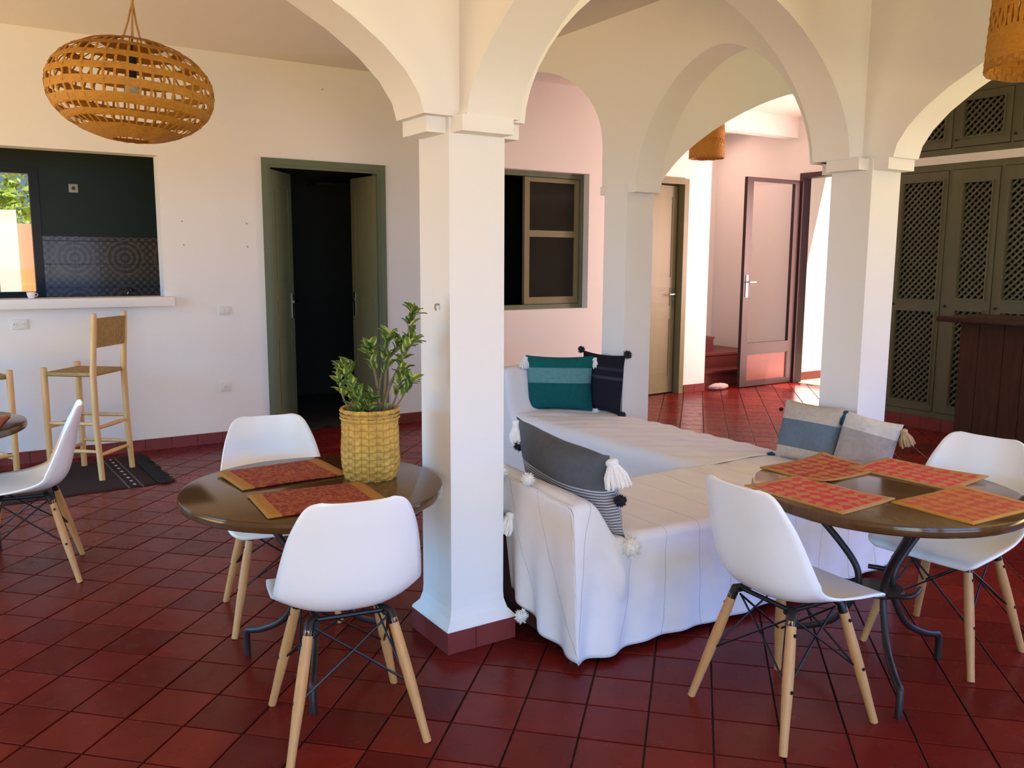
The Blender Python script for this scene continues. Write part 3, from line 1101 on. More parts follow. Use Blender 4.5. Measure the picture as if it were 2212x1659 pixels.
# stairs inside the recess: three treads rising to the back, then turning left
stt = thing('staircase', 'dark red tiled steps rising in the pink recess behind the glass door', 'stairs', (7.30, 7.36, 0))
for k in range(5):
    zt_ = 0.18 * (k + 1)
    if k < 2:
        box('step', (0.0, 1.42, 0.24 * k, 1.085, 0.18 * k, zt_ - 0.028), 'stair_red', stt)
        tr = box('tread', (0.0, 1.42, 0.24 * k - 0.02, 1.085, zt_ - 0.027, zt_), 'stair_red', stt)
    else:
        xr = 0.86 - 0.27 * (k - 2)
        box('step', (-0.14, xr, 0.48, 1.085, 0.18 * k, zt_ - 0.028), 'stair_red', stt)
        box('tread', (-0.14, xr + 0.02, 0.475, 1.085, zt_ - 0.027, zt_), 'stair_red', stt)
for k in range(5):
    xr = 1.12 - 0.26 * k
    box('wall_skirting', (xr - 0.26, xr, 1.068, 1.085, 0.18 * (k + 1) * 0.9, 0.18 * (k + 1) + 0.2), 'base_tile', stt)

# crumpled cloth at the foot of the stairs
bm = BM()
bmesh.ops.create_icosphere(bm, subdivisions=4, radius=1.0)
for v in bm.verts:
    n = math.sin(v.co.x * 9) * math.cos(v.co.y * 11 + v.co.z * 7) * 0.10
    v.co = Vector((v.co.x * 0.155, v.co.y * 0.055, max(-0.033, v.co.z * 0.04))) * (1 + n)
tag(obj('crumpled_cloth', bm, 'cloth_pink', None, 60, (7.50, 7.10, 0.036)), 'small crumpled white and pink cloth on the floor before the stairs', 'cloth')

# ------------------------------------------------------------------ garden seen through the kitchen window
struct(box('wall_garden', (-1.0, 0.52, 13.2, 13.4, -0.1, 1.95), 'ext_orange'))
struct(box('wall_garden_post', (0.52, 0.76, 13.1, 13.4, -0.1, 2.12), 'ext_white'))
struct(box('wall_garden_right', (0.76, 3.2, 13.2, 13.4, -0.1, 1.95), 'ext_orange'))


def bush(name, loc, r, n, label, seed):
    rnd = random.Random(seed)
    t = thing(name, label, 'bush', loc, group='garden bushes outside the kitchen window')
    bm = BM()
    for k in range(n):
        d = Vector((rnd.gauss(0, 1), rnd.gauss(0, 1), rnd.gauss(0, 1))).normalized() * r * rnd.uniform(0.55, 1.0)
        c = Vector((d.x, d.y, d.z * 1.2 + r * 1.25))
        if c.z < 0.02:
            continue
        q = Euler((rnd.uniform(0, 6), rnd.uniform(0, 6), rnd.uniform(0, 6))).to_matrix()
        s = rnd.uniform(0.05, 0.1)
        vv = [bm.verts.new(c + q @ Vector(p) * s) for p in ((-0.5, 0, 0), (0, -1, 0.15), (0.5, 0, 0), (0, 1, 0.15))]
        bm.faces.new(vv)
    f = obj('foliage', bm, 'bush_leaf', t)
    f['kind'] = 'stuff'
    bm = BM()
    for a in range(4):
        tube(bm, [(0, 0, 0), (0.3 * r * math.cos(a * 1.6), 0.3 * r * math.sin(a * 1.6), r * 1.4)], [0.03, 0.012], 6)
    obj('stem', bm, 'stem_bark', t)


bush('garden_bush', (0.15, 12.4, -0.04), 0.45, 1200, 'yellow-green bush low in front of the orange garden wall', 3)
bush('garden_bush', (1.08, 12.3, -0.04), 0.40, 1000, 'green bush beside the white garden post', 4)
bush('garden_bush', (0.75, 15.4, -0.04), 1.2, 2600, 'tall bright green bush behind the garden wall', 5)
bush('garden_bush', (-1.75, 15.0, -0.04), 1.15, 2200, 'wide green bush behind the left end of the garden wall', 6)

# ------------------------------------------------------------------ closet on the right wall
cl = thing('lattice_closet', 'tall olive green closet with lattice doors in the right wall', 'closet', (XR, 0, 0))
box('dark_backing', (0.04, 0.065, 2.42, 4.835, 0.12, 2.345), 'black_void', cl)  # black sheet stands in for the shaded cavity behind the lattice
bm = BM()
bx(bm, -0.02, 0.04, 2.42, 4.835, 0.114, 0.165)
bx(bm, -0.02, 0.04, 2.42, 4.835, 2.29, 2.345)
for y0, y1 in ((4.80, 4.835), (4.305, 4.335), (3.865, 3.893), (3.42, 3.45), (2.42, 2.98)):
    bx(bm, -0.02, 0.04, y0, y1, 0.165, 2.29)
obj('frame', bm, 'closet_green', cl)


def clip_seg(p, d, y0, y1, z0, z1):
    lo, hi = -10, 10
    for a, da, m, M in ((p[0], d[0], y0, y1), (p[1], d[1], z0, z1)):
        t1, t2 = (m - a) / da, (M - a) / da
        lo, hi = max(lo, min(t1, t2)), min(hi, max(t1, t2))
    return (lo, hi) if hi - lo > 0.005 else None


def lattice(parent, y0, y1, z0, z1, pitch, w=0.0165, mats='closet_green'):
    """two crossed layers of diagonal slats filling a rectangle"""
    for layer, (sg, xa, xb) in enumerate(((1, 0.006, 0.012), (-1, 0.0, 0.006))):
        bm = BM()
        k0 = int((y1 - y0 + z1 - z0) / pitch) + 2
        for k in range(-k0, k0):
            c = k * pitch
            p = (y0 + c, z0) if sg > 0 else (y1 - c, z0)
            seg = clip_seg(p, (sg, 1.0), y0, y1, z0, z1)
            if not seg:
                continue
            a = Vector((p[0] + sg * seg[0], p[1] + seg[0]))
            b = Vector((p[0] + sg * seg[1], p[1] + seg[1]))
            n = Vector((-(b - a).y, (b - a).x)).normalized() * w / 2
            q = [a - n, b - n, b + n, a + n]
            f0 = [bm.verts.new((xa, v.x, v.y)) for v in q]
            f1 = [bm.verts.new((xb, v.x, v.y)) for v in q]
            bm.faces.new(f0)
            bm.faces.new(f1[::-1])
            for i in range(4):
                bm.faces.new((f0[i], f0[(i + 1) % 4], f1[(i + 1) % 4], f1[i]))
        o = obj('lattice', bm, mats, parent)
        o['kind'] = 'stuff'


def lattice_door(parent, y0, y1, z0, z1, panels, pitch):
    bm = BM()
    ys = [y0] + [panels[0][0], panels[0][1]] + [y1]
    bx(bm, -0.03, 0.0, y0, panels[0][0], z0, z1)
    bx(bm, -0.03, 0.0, panels[0][1], y1, z0, z1)
    zs = [z0] + [z for p in panels for z in (p[2], p[3])] + [z1]
    for k in range(0, len(zs), 2):
        bx(bm, -0.03, 0.0, panels[0][0], panels[0][1], zs[k], zs[k + 1])
    d = obj('door', bm, 'closet_green', parent)
    # moulding round each opening
    mb = BM()
    for a, b, c, e in panels:
        for q in ((a - 0.012, a, c - 0.012, e + 0.012), (b, b + 0.012, c - 0.012, e + 0.012), (a, b, c - 0.012, c), (a, b, e, e + 0.012)):
            bx(mb, -0.036, -0.03, *q)
    obj('moulding', mb, 'closet_green', d)
    for p in panels:
        e = lattice(d, *p, pitch)
        d.children[-1].location.x = d.children[-2].location.x = -0.02
    kb = BM()
    bmesh.ops.create_icosphere(kb, subdivisions=2, radius=0.012, matrix=Matrix.Translation((-0.045, y1 - 0.02, 1.12 if z0 < 1 else z0 + 0.06)))
    obj('knob', kb, 'iron', d, 60)
    return d


lattice_door(cl, 4.338, 4.797, 0.17, 2.285, [(4.372, 4.745, 0.245, 1.065), (4.372, 4.745, 1.17, 2.20)], 0.058)
lattice_door(cl, 3.896, 4.302, 0.17, 2.285, [(3.945, 4.187, 0.245, 1.085), (3.945, 4.187, 1.195, 2.17)], 0.058)
lattice_door(cl, 3.453, 3.862, 0.17, 2.285, [(3.53, 3.80, 0.245, 1.085), (3.53, 3.80, 1.195, 2.17)], 0.058)
lattice_door(cl, 2.985, 3.417, 0.17, 2.285, [(3.06, 3.34, 0.245, 1.085), (3.06, 3.34, 1.195, 2.17)], 0.058)

uc = thing('upper_cabinet', 'olive green lattice cabinet under the ceiling above the closet', 'cabinet', (XR, 0, 0))
box('dark_backing', (0.04, 0.065, 2.42, 4.835, 2.42, 2.985), 'black_void', uc)  # black sheet again stands in for cavity shade
bm = BM()
bx(bm, -0.02, 0.04, 2.42, 4.835, 2.416, 2.47)
bx(bm, -0.02, 0.04, 2.42, 4.835, 2.92, 2.985)
for y0, y1 in ((4.80, 4.835), (4.31, 4.335), (3.818, 3.84), (3.33, 3.36), (2.42, 2.9)):
    bx(bm, -0.02, 0.04, y0, y1, 2.47, 2.92)
obj('frame', bm, 'closet_green', uc)
for y0, y1 in ((4.338, 4.797), (3.843, 4.307), (3.363, 3.815), (2.905, 3.327)):
    lattice_door(uc, y0, y1, 2.475, 2.915, [(y0 + 0.055, y1 - 0.075, 2.555, 2.85)], 0.058)

# ------------------------------------------------------------------ bar counter
BD = Vector((0.0, -1.0))
bc = thing('bar_counter', 'dark plank bar counter with overhanging top before the closet', 'counter', (6.30, 3.56, 0), math.atan2(BD.y, BD.x))
box('carcass', (0.03, 2.0, 0.024, 0.42, 0.0, 1.055), 'bar_wood', bc)
xx = 0.0
k = 0
while xx < 1.99:
    w = random.choice((0.14, 0.16, 0.18))
    w = min(w, 2.02 - xx)
    box('plank', (xx + 0.002, xx + w - 0.002, 0.0, 0.024 + random.uniform(-0.003, 0), 0.0, 1.055), 'bar_wood', bc)
    xx += w
for k in range(3):
    box('end_plank', (0.004, 0.03, 0.026 + k * 0.131, 0.154 + k * 0.131, 0.0, 1.055), 'bar_wood', bc)
box('counter_top', (-0.14, 2.1, -0.10, 0.50, 1.06, 1.10), 'bar_top_wood', bc, 0.008)


# ------------------------------------------------------------------ moulded shell chairs
def make_chair(label):
    t = thing('shell_chair', label, 'chair', group='white moulded shell chairs with wooden legs')
    # side profile (f forward, z), half width, edge lift along the normal
    prof = [(0.235, 0.410, 0.172, -0.004), (0.232, 0.426, 0.203, 0.000), (0.205, 0.436, 0.220, 0.006), (0.14, 0.434, 0.228, 0.018), (0.06, 0.428, 0.230, 0.032),
            (-0.02, 0.425, 0.232, 0.048), (-0.09, 0.430, 0.232, 0.066), (-0.142, 0.450, 0.231, 0.082), (-0.178, 0.490, 0.229, 0.088), (-0.198, 0.545, 0.224, 0.082),
            (-0.214, 0.61, 0.214, 0.070), (-0.229, 0.68, 0.199, 0.055), (-0.243, 0.738, 0.180, 0.040), (-0.252, 0.780, 0.161, 0.030), (-0.257, 0.804, 0.138, 0.022), (-0.259, 0.812, 0.105, 0.015)]
    P = smoothpath([(p[0], p[1], p[2]) for p in prof], 3)
    Q = smoothpath([(p[3], 0, 0) for p in prof], 3)
    bm = BM()
    rows = []
    nc = 20
    for i, p in enumerate(P):
        a, b = P[max(i - 1, 0)], P[min(i + 1, len(P) - 1)]
        tang = Vector((b.x - a.x, b.y - a.y)).normalized()
        nrm = Vector((tang.y, -tang.x))
        if nrm.dot(Vector((0.5, 0.8))) < 0:
            nrm = -nrm
        row = []
        for j in range(nc + 1):
            s = -1 + 2 * j / nc
            e = abs(s) ** 2.6 * Q[i].x
            row.append(bm.verts.new((p.z * s * (1 - 0.02 * s * s), p.x + nrm.x * e, p.y + nrm.y * e)))
        rows.append(row)
    grid_faces(bm, rows)
    sh = obj('shell', bm, 'shell_white', t, 180)
    md = sh.modifiers.new('thick', 'SOLIDIFY')
    md.thickness = 0.0075
    md.offset = 0.0
    # legs and metal underframe
    top, bot = {}, {}
    for sx in (-1, 1):
        for sy in (-1, 1):
            a = Vector((sx * 0.130, sy * 0.115 + 0.005, 0.385))
            b = Vector((sx * 0.212, sy * 0.207, 0.0))
            top[sx, sy], bot[sx, sy] = a, b
            bm = BM()
            n = 9
            pts = [a.lerp(b, k / (n - 1)) for k in range(n)]
            pts = [a + (b - a) * 0.0] + pts[1:]
            rr = [0.0150 + 0.0028 * math.sin(min(1, k / (n - 1) * 1.25) * PI) - 0.0045 * max(0, k / (n - 1) - 0.55) for k in range(n)]
            tube(bm, pts, rr, 14)
            lg = obj('leg', bm, 'leg_wood', t, 50)
            for q in (0.10, 0.52):
                bb = BM()
                c = a.lerp(b, q)
                tube(bb, [c + Vector((sx * 0.012, -0.0, 0)), c + Vector((sx * 0.020, 0, 0.0))], 0.006, 8)
                obj('bolt', bb, 'black_iron', lg)
            # bracket that grips the leg
            bb = BM()
            tube(bb, [a + Vector((-sx * 0.03, -sy * 0.028, 0.030)), a + Vector((-sx * 0.004, -sy * 0.006, 0.018)), a.lerp(b, 0.04)], [0.011, 0.0165, 0.016], 10)
            obj('bracket', bb, 'black_iron', t, 50)
    bm = BM()
    for sx in (-1, 1):
        tube(bm, [(sx * 0.105, -0.115, 0.405), (sx * 0.105, 0.125, 0.405)], 0.008, 8)
    for sy in (-0.095, 0.105):
        tube(bm, [(-0.115, sy, 0.408), (0.115, sy, 0.408)], 0.008, 8)
    obj('seat_mount', bm, 'black_iron', t, 40)
    pairs = [((-1, -1), (1, -1)), ((-1, 1), (1, 1)), ((-1, -1), (-1, 1)), ((1, -1), (1, 1))]
    for p, q in pairs:
        for u, v in ((p, q), (q, p)):
            bm = BM()
            inw = Vector((-u[0] * 0.012, -u[1] * 0.012, 0))
            a = top[u] + Vector((-u[0] * 0.015, -u[1] * 0.015, 0.0))
            b = top[v].lerp(bot[v], 0.52) + Vector((-v[0] * 0.006, -v[1] * 0.006, 0))
            off = Vector((0, 0.006 if u == p else -0.006, 0)) if p[1] == q[1] else Vector((0.006 if u == p else -0.006, 0, 0))
            tube(bm, [a + off * 0.5, a.lerp(b, 0.5) + off, b], 0.0038, 6)
            obj('brace', bm, 'black_iron', t, 40)
    return t


# local +y is the way the chair faces
ch = make_chair('white shell chair with its back to the viewer at the planter table')
ch.location = (0.978, 2.495, 0)
ch.rotation_euler = (0, 0, math.radians(-10.5))
dup(ch, (1.085, 3.49, 0), math.radians(180 - 10), 'white shell chair on the far side of the planter table, facing it')
dup(ch, (2.250, 1.792, 0), math.radians(-94.0), 'white shell chair seen side-on left of the table with four placemats')
dup(ch, (3.175, 1.772, 0), math.radians(94), 'white shell chair at the right edge behind the table with four placemats')
dup(ch, (0.222, 4.56, 0), math.radians(82), 'white shell chair at the left edge by the bar stools')


# ------------------------------------------------------------------ round tables
def make_table(label, name='round_table'):
    t = thing(name, label, 'table', group='round tables on iron legs')
    bm = BM()
    R = 0.46
    lathe(bm, [(0.0001, 0.662), (R - 0.012, 0.662), (R - 0.002, 0.668), (R, 0.676), (R, 0.688), (R - 0.003, 0.697), (R - 0.012, 0.700), (0.0001, 0.700)], 72)
    obj('table_top', bm, 'table_wood', t, 30)
    for k in range(3):
        a = 2 * PI * k / 3
        u = Vector((math.cos(a), math.sin(a), 0))
        path = smoothpath([u * 0.30 + Vector((0, 0, 0.655)), u * 0.275 + Vector((0, 0, 0.60)), u * 0.16 + Vector((0, 0, 0.49)), u * 0.085 + Vector((0, 0, 0.40)), u * 0.07 + Vector((0, 0, 0.335)),
                           u * 0.085 + Vector((0, 0, 0.27)), u * 0.15 + Vector((0, 0, 0.17)), u * 0.25 + Vector((0, 0, 0.115)), u * 0.315 + Vector((0, 0, 0.10))], 5)
        path += [u * 0.322 + Vector((0, 0, 0.09)), u * 0.322 + Vector((0, 0, 0.0))]
        bm = BM()
        tube(bm, path, 0.0125, 10)
        lg = obj('leg', bm, 'iron', t, 50)
        # outward scroll at mid height
        bm = BM()
        v = Vector((math.cos(a + PI / 3), math.sin(a + PI / 3), 0))
        tube(bm, smoothpath([u * 0.075 + Vector((0, 0, 0.33)), (u + v) * 0.085 + Vector((0, 0, 0.35)), v * 0.14 + Vector((0, 0, 0.36))], 4), 0.009, 8)
        obj('scroll', bm, 'iron', lg, 50)
    bm = BM()
    lathe(bm, [(0.0001, 0.315), (0.085, 0.318), (0.09, 0.325), (0.085, 0.333), (0.0001, 0.336)], 24)
    obj('hub_plate', bm, 'iron', t, 40)
    bm = BM()
    for k in range(3):
        a = 2 * PI * k / 3
        tube(bm, [(0, 0, 0.65), (0.32 * math.cos(a), 0.32 * math.sin(a), 0.65)], 0.012, 8)
    obj('top_spider', bm, 'iron', t, 40)
    return t


tb1 = make_table('dark brown round table carrying the basket planter')
tb1.location = (1.035, 2.90, 0)
tb1.rotation_euler = (0, 0, math.atan2(3.169 - 2.90, 0.839 - 1.035))
tb2 = dup(tb1, (2.742, 1.78, 0), math.atan2(1.519 - 1.78, 2.515 - 2.742), 'dark brown round table with four woven placemats')
tb3 = dup(tb1, (-0.195, 4.92, 0), 0.4, 'round table cut off by the left edge of the picture')


# ------------------------------------------------------------------ placemats
def placemat(loc, rz, mat, label, group, lift=0.0, size=(0.40, 0.29)):
    w, h = size[0] / 2, size[1] / 2
    bm = BM()
    nx, ny = 20, 14
    rows = []
    rnd = random.Random(int(loc[0] * 1000))
    ph = rnd.uniform(0, 6)
    for j in range(ny + 1):
        row = []
        for i in range(nx + 1):
            u, v = -1 + 2 * i / nx, -1 + 2 * j / ny
            z = 0.0035 + 0.003 * math.sin(u * 3 + ph) * math.cos(v * 2.4 + ph) * 0.5 + lift * max(0, u * v) ** 2
            e = 0.002 * math.sin(i * 2.1 + j * 1.7)
            row.append(bm.verts.new((u * w + (e if abs(v) == 1 else 0), v * h + (e if abs(u) == 1 else 0), z)))
        rows.append(row)
    grid_faces(bm, rows)
    o = obj('placemat', bm, mat, None, 60, loc, (0, 0, rz))
    md = o.modifiers.new('thick', 'SOLIDIFY')
    md.thickness = 0.005
    md.offset = 1.0
    tag(o, label, 'placemat', group)
    return o


G1, G2 = 'rust placemats on the planter table', 'patterned placemats on the right table'
placemat((0.985, 3.10, 0.7), math.radians(3), 'mat_rust', 'rust red placemat left of the basket planter', G1)
placemat((0.975, 2.70, 0.7), math.radians(-4), 'mat_rust', 'rust red placemat partly behind the near chair back', G1, 0, (0.40, 0.29))
placemat((2.80, 2.085, 0.7), math.radians(2), 'mat_red', 'brown-red patterned placemat nearest the beige cushions', G2, 0.012)
placemat((2.475, 1.86, 0.7), math.radians(-88), 'mat_pink', 'pink and straw placemat nearest the side-on chair', G2, 0.006)
placemat((3.045, 1.85, 0.7), math.radians(-86), 'mat_pink', 'pink and straw placemat before the right-hand chair', G2, 0.006)
placemat((2.785, 1.508, 0.7), math.radians(-2), 'mat_orange', 'orange placemat at the front edge of the right table', G2, 0.004)
placemat((0.02, 4.84, 0.7), math.radians(80), 'mat_rust', 'rust placemat on the table at the left edge', None)


# ------------------------------------------------------------------ basket planter with a variegated shrub
PX, PY = 1.257, 2.905
pl = thing('basket_planter', 'yellow woven basket planter on the left table', 'planter', (PX, PY, 0.7))
bm = BM()
nz, na = 64, 144
H = 0.262
rings = []
for i in range(nz + 1):
    z = H * i / nz
    r0 = 0.094 + 0.010 * min(1, z / 0.05) + 0.002 * math.sin(z * 20)
    ring = []
    for k in range(na):
        a = 2 * PI * k / na
        wv = 0.0022 * math.sin(z * 2 * PI / 0.026 + (PI if (k // 6) % 2 else 0)) + 0.0012 * math.cos(a * 24)
        rr = r0 + wv + (0.004 if i > nz - 4 else 0) + 0.001 * math.sin(a * 5 + z * 60)
        ring.append(bm.verts.new((rr * math.cos(a), rr * math.sin(a), z)))
    rings.append(ring)
for z, r in ((H - 0.002, 0.097), (0.21, 0.095)):
    rings.append([bm.verts.new((r * math.cos(2 * PI * k / na), r * math.sin(2 * PI * k / na), z)) for k in range(na)])
for A, B in zip(rings, rings[1:]):
    for k in range(na):
        bm.faces.new((A[k], A[(k + 1) % na], B[(k + 1) % na], B[k]))
bm.faces.new(rings[0])
obj('basket', bm, 'basket_fibre', pl, 70)
bm = BM()
for k in range(3):
    z = H - 0.008 - k * 0.014
    tube(bm, [((0.1065) * math.cos(2 * PI * q / 60), 0.1065 * math.sin(2 * PI * q / 60), z) for q in range(61)], 0.0045, 6, cap=False)
obj('rim_coils', bm, 'basket_fibre', pl, 60)

plant = thing('potted_shrub', 'small variegated green shrub growing in the yellow basket', 'plant', (PX, PY, 0.7))
bm = BM()
lathe(bm, [(0.0001, 0.222), (0.06, 0.218), (0.094, 0.214), (0.094, 0.206), (0.0001, 0.206)], 32)
obj('soil', bm, 'soil', plant)
# leaf mesh: 0.048 long
lb = BM()
rows = []
for i in range(7):
    t_ = i / 6
    w = 0.0125 * math.sin(PI * min(1, t_ ** 0.75)) + 0.0006
    zz = 0.012 * math.sin(t_ * 2.2)
    rows.append([lb.verts.new((-w, t_ * 0.050, zz + 0.003)), lb.verts.new((0, t_ * 0.050, zz)), lb.verts.new((w, t_ * 0.050, zz + 0.003))])
grid_faces(lb, rows)
leaf0 = obj('leaf', lb, 'leaf_variegated', plant, 60)
leafmesh = leaf0.data
first_leaf = [leaf0]
R_ = Vector((math.cos(YAW), -math.sin(YAW), 0))
F_ = Vector((math.sin(YAW), math.cos(YAW), 0))


def add_leaf(pos, dirn, size, roll):
    o = first_leaf.pop() if first_leaf else link(bpy.data.objects.new('leaf', leafmesh), plant)
    y = dirn.normalized()
    ref = Vector((0, 0, 1)) if abs(y.z) < 0.95 else Vector((1, 0, 0))
    x = y.cross(ref).normalized()
    z = x.cross(y)
    m = Matrix((x, y, z)).transposed().to_4x4() @ Matrix.Rotation(roll, 4, 'Y')
    o.matrix_local = Matrix.Translation(pos) @ m @ Matrix.Scale(size, 4)


rnd = random.Random(11)


def branch(pts, r0, leaf_from, n, spread=1.0, tip=7):
    """pts in (lateral, depth, height) of the view-aligned plant frame"""
    P = smoothpath([R_ * (p[0] + 0.012) + F_ * p[1] + Vector((0, 0, 0.21 + (p[2] - 0.21) * 0.93)) for p in pts], 5)
    bm = BM()
    m = len(P)
    tube(bm, P, [r0 * (1 - 0.65 * i / (m - 1)) for i in range(m)], 7)
    obj('stem', bm, 'stem_bark', plant, 60)
    n = int(n * 1.5)
    for k in range(n):
        q = leaf_from + (1 - leaf_from) * (k + rnd.random() * 0.6) / n
        i = min(m - 2, int(q * (m - 1)))
        p = P[i].lerp(P[i + 1], q * (m - 1) - i)
        ax = (P[i + 1] - P[i]).normalized()
        a = k * 2.4 + rnd.uniform(-0.4, 0.4)
        side = ax.cross(Vector((1, 0.3, 0))).normalized()
        d = Matrix.Rotation(a, 3, ax) @ side
        add_leaf(p, d * spread + ax * rnd.uniform(0.3, 0.9), rnd.uniform(0.75, 1.15), rnd.uniform(-0.5, 0.5))
    ax = (P[-1] - P[-3]).normalized()
    for k in range(tip):
        side = ax.cross(Vector((1, 0.3, 0))).normalized()
        d = Matrix.Rotation(k * 2 * PI / tip + rnd.uniform(-0.3, 0.3), 3, ax) @ side
        add_leaf(P[-1] - ax * 0.004 * k, d + ax * rnd.uniform(0.25, 0.8), rnd.uniform(0.8, 1.15), rnd.uniform(-0.4, 0.4))


branch([(0.035, 0, 0.21), (0.055, 0.0, 0.33), (0.11, -0.01, 0.45), (0.135, 0.0, 0.56), (0.152, 0.0, 0.645)], 0.008, 0.45, 13, tip=9)
branch([(0.11, -0.01, 0.45), (0.135, -0.02, 0.50), (0.155, -0.02, 0.535)], 0.004, 0.3, 7, tip=8)
branch([(0.035, 0, 0.21), (0.045, 0.01, 0.36), (0.05, 0.02, 0.48), (0.058, 0.02, 0.545)], 0.007, 0.4, 12, tip=8)
branch([(0.03, 0.01, 0.21), (0.015, 0.0, 0.36), (0.0, -0.01, 0.46), (-0.005, -0.02, 0.50)], 0.007, 0.45, 11, tip=9)
branch([(0.04, 0, 0.22), (0.085, -0.02, 0.30), (0.105, -0.03, 0.38), (0.115, -0.03, 0.43)], 0.005, 0.35, 10, tip=7)
branch([(0.045, -0.01, 0.22), (0.10, -0.02, 0.29), (0.13, -0.03, 0.345), (0.145, -0.03, 0.38)], 0.004, 0.45, 6, tip=6)
branch([(-0.055, -0.02, 0.21), (-0.065, -0.03, 0.29), (-0.085, -0.03, 0.38), (-0.092, -0.02, 0.43)], 0.006, 0.12, 22, tip=9)
branch([(-0.06, -0.02, 0.22), (-0.10, -0.03, 0.30), (-0.12, -0.02, 0.37), (-0.118, -0.01, 0.405)], 0.004, 0.35, 12, tip=7)
branch([(-0.045, -0.03, 0.21), (-0.04, -0.05, 0.28), (-0.055, -0.05, 0.33)], 0.004, 0.15, 12, tip=7)
branch([(0.0, 0.0, 0.21), (-0.01, -0.03, 0.27), (0.0, -0.04, 0.31)], 0.004, 0.1, 11, tip=7)
branch([(0.01, 0.02, 0.21), (0.03, 0.03, 0.40), (0.085, 0.03, 0.49), (0.10, 0.03, 0.52)], 0.005, 0.5, 9, tip=8)
for k in range(12):
    a = rnd.uniform(0, 6.28)
    add_leaf(Vector((0.05 * math.cos(a), 0.05 * math.sin(a), 0.225)), Vector((math.cos(a), math.sin(a), 0.35)), 1.1, rnd.uniform(-0.4, 0.4))


# ------------------------------------------------------------------ bar stools
def make_stool(label):
    t = thing('bar_stool', label, 'stool', group='wooden bar stools with woven straw seats')
    W, D, SH, BH = 0.187, 0.175, 0.745, 1.135
    for sx in (-1, 1):
        bm = BM()          # rear posts run up to the backrest
        tube(bm, [(sx * W, -D - 0.02, 0), (sx * W, -D, 0.4), (sx * W * 0.98, -D, SH), (sx * W * 0.97, -D - 0.03, BH - 0.01), (sx * W * 0.97, -D - 0.031, BH)], [0.019, 0.021, 0.021, 0.0185, 0.015], 12)
        obj('back_post', bm, 'stool_wood', t, 50)
        bm = BM()
        tube(bm, [(sx * W, D, 0), (sx * W, D, 0.4), (sx * W, D, SH + 0.02), (sx * W, D, SH + 0.025)], [0.019, 0.021, 0.021, 0.016], 12)
        obj('leg', bm, 'stool_wood', t, 50)
    for z in (0.17, 0.36):
        for a, b in (((-W, -D), (W, -D)), ((-W, D), (W, D)), ((-W, -D), (-W, D)), ((W, -D), (W, D))):
            dz = 0.03 if a[0] == b[0] else 0
            A, B = Vector((a[0], a[1], z + dz)), Vector((b[0], b[1], z + dz))
            bm = BM()
            tube(bm, [A, A.lerp(B, 0.25), A.lerp(B, 0.5), A.lerp(B, 0.75), B], [0.009, 0.013, 0.0145, 0.013, 0.009], 10)
            obj('rung', bm, 'stool_wood', t, 50)
    # woven seat: four triangles meeting in the middle, ridged cords
    bm = BM()
    rows = []
    n = 44
    for j in range(n + 1):
        row = []
        for i in range(n + 1):
            u, v = -1 + 2 * i / n, -1 + 2 * j / n
            m = max(abs(u), abs(v))
            rid = 0.0022 * math.sin(m * n * 0.5 * PI)
            z = SH - 0.006 - 0.016 * (1 - m ** 2) + rid + (0.004 if abs(abs(u) - abs(v)) < 0.05 else 0) - (0.022 if m == 1 else 0)
            row.append(bm.verts.new((u * (W + 0.004), v * (D + 0.004), z)))
        rows.append(row)
    grid_faces(bm, rows)
    s = obj('woven_seat', bm, 'straw', t, 60)
    md = s.modifiers.new('thick', 'SOLIDIFY')
    md.thickness = 0.02
    md.offset = -1
    # woven back panel: vertical cords between two rails
    bk = BM()
    for z in (0.925, 1.09):
        tube(bk, [(-W, -D - 0.012 - 0.02 * (z - 0.9) / 0.2, z), (W, -D - 0.012 - 0.02 * (z - 0.9) / 0.2, z)], 0.010, 8)
    obj('back_rail', bk, 'stool_wood', t, 50)
    bk = BM()
    for k in range(26):
        x = -W + 0.022 + k * (2 * W - 0.044) / 25
        tube(bk, [(x, -D - 0.024, 0.912), (x + random.uniform(-0.002, 0.002), -D - 0.03, 1.0), (x, -D - 0.042, 1.10), (x, -D - 0.012, 1.10), (x, -D - 0.004, 0.912), (x, -D - 0.024, 0.912)], 0.0075, 6)
    obj('woven_back', bk, 'straw', t, 60)
    return t


# faces (-0.77,0.63): local +y -> that direction
RZ = math.atan2(0.63, -0.77) - PI / 2
st1 = make_stool('wooden bar stool with woven straw seat standing on the dark rug')
st1.location = (0.725, 6.565, 0.0)
st1.rotation_euler = (0, 0, RZ)
st2 = dup(st1, (0.045, 6.62, 0), math.atan2(0.3, 0.95) - PI / 2, 'wooden bar stool cut off by the left edge of the picture')

# ------------------------------------------------------------------ rug
rug = thing('floor_rug', 'small dark brown woven rug with black fringe under the bar stool', 'rug', (0.62, 6.47, 0.0015), math.radians(2))
bm = BM()
rows = []
for j in range(15):
    row = []
    for i in range(31):
        u, v = -0.56 + 1.0 * i / 30, -0.49 + 0.98 * j / 14
        row.append(bm.verts.new((u, v + 0.006 * math.sin(i * 0.9), 0.0035 + 0.0015 * math.sin(u * 17) * math.sin(v * 13))))
    rows.append(row)
grid_faces(bm, rows)
rw = obj('weave', bm, 'rug_weave', rug, 60)
md = rw.modifiers.new('thick', 'SOLIDIFY')
md.thickness = 0.005
md.offset = -1
for k in range(9):
    bm = BM()
    v = -0.42 + k * 0.105
    for q in ((0, 0), (0.012, 0.008), (-0.012, 0.008)):
        c = (0.282 + q[1], v + q[0])
        bx(bm, c[0] - 0.006, c[0] + 0.006, c[1] - 0.005, c[1] + 0.005, 0.004, 0.0062)
    obj('dot_motif', bm, 'rug_white', rug)
bm = BM()
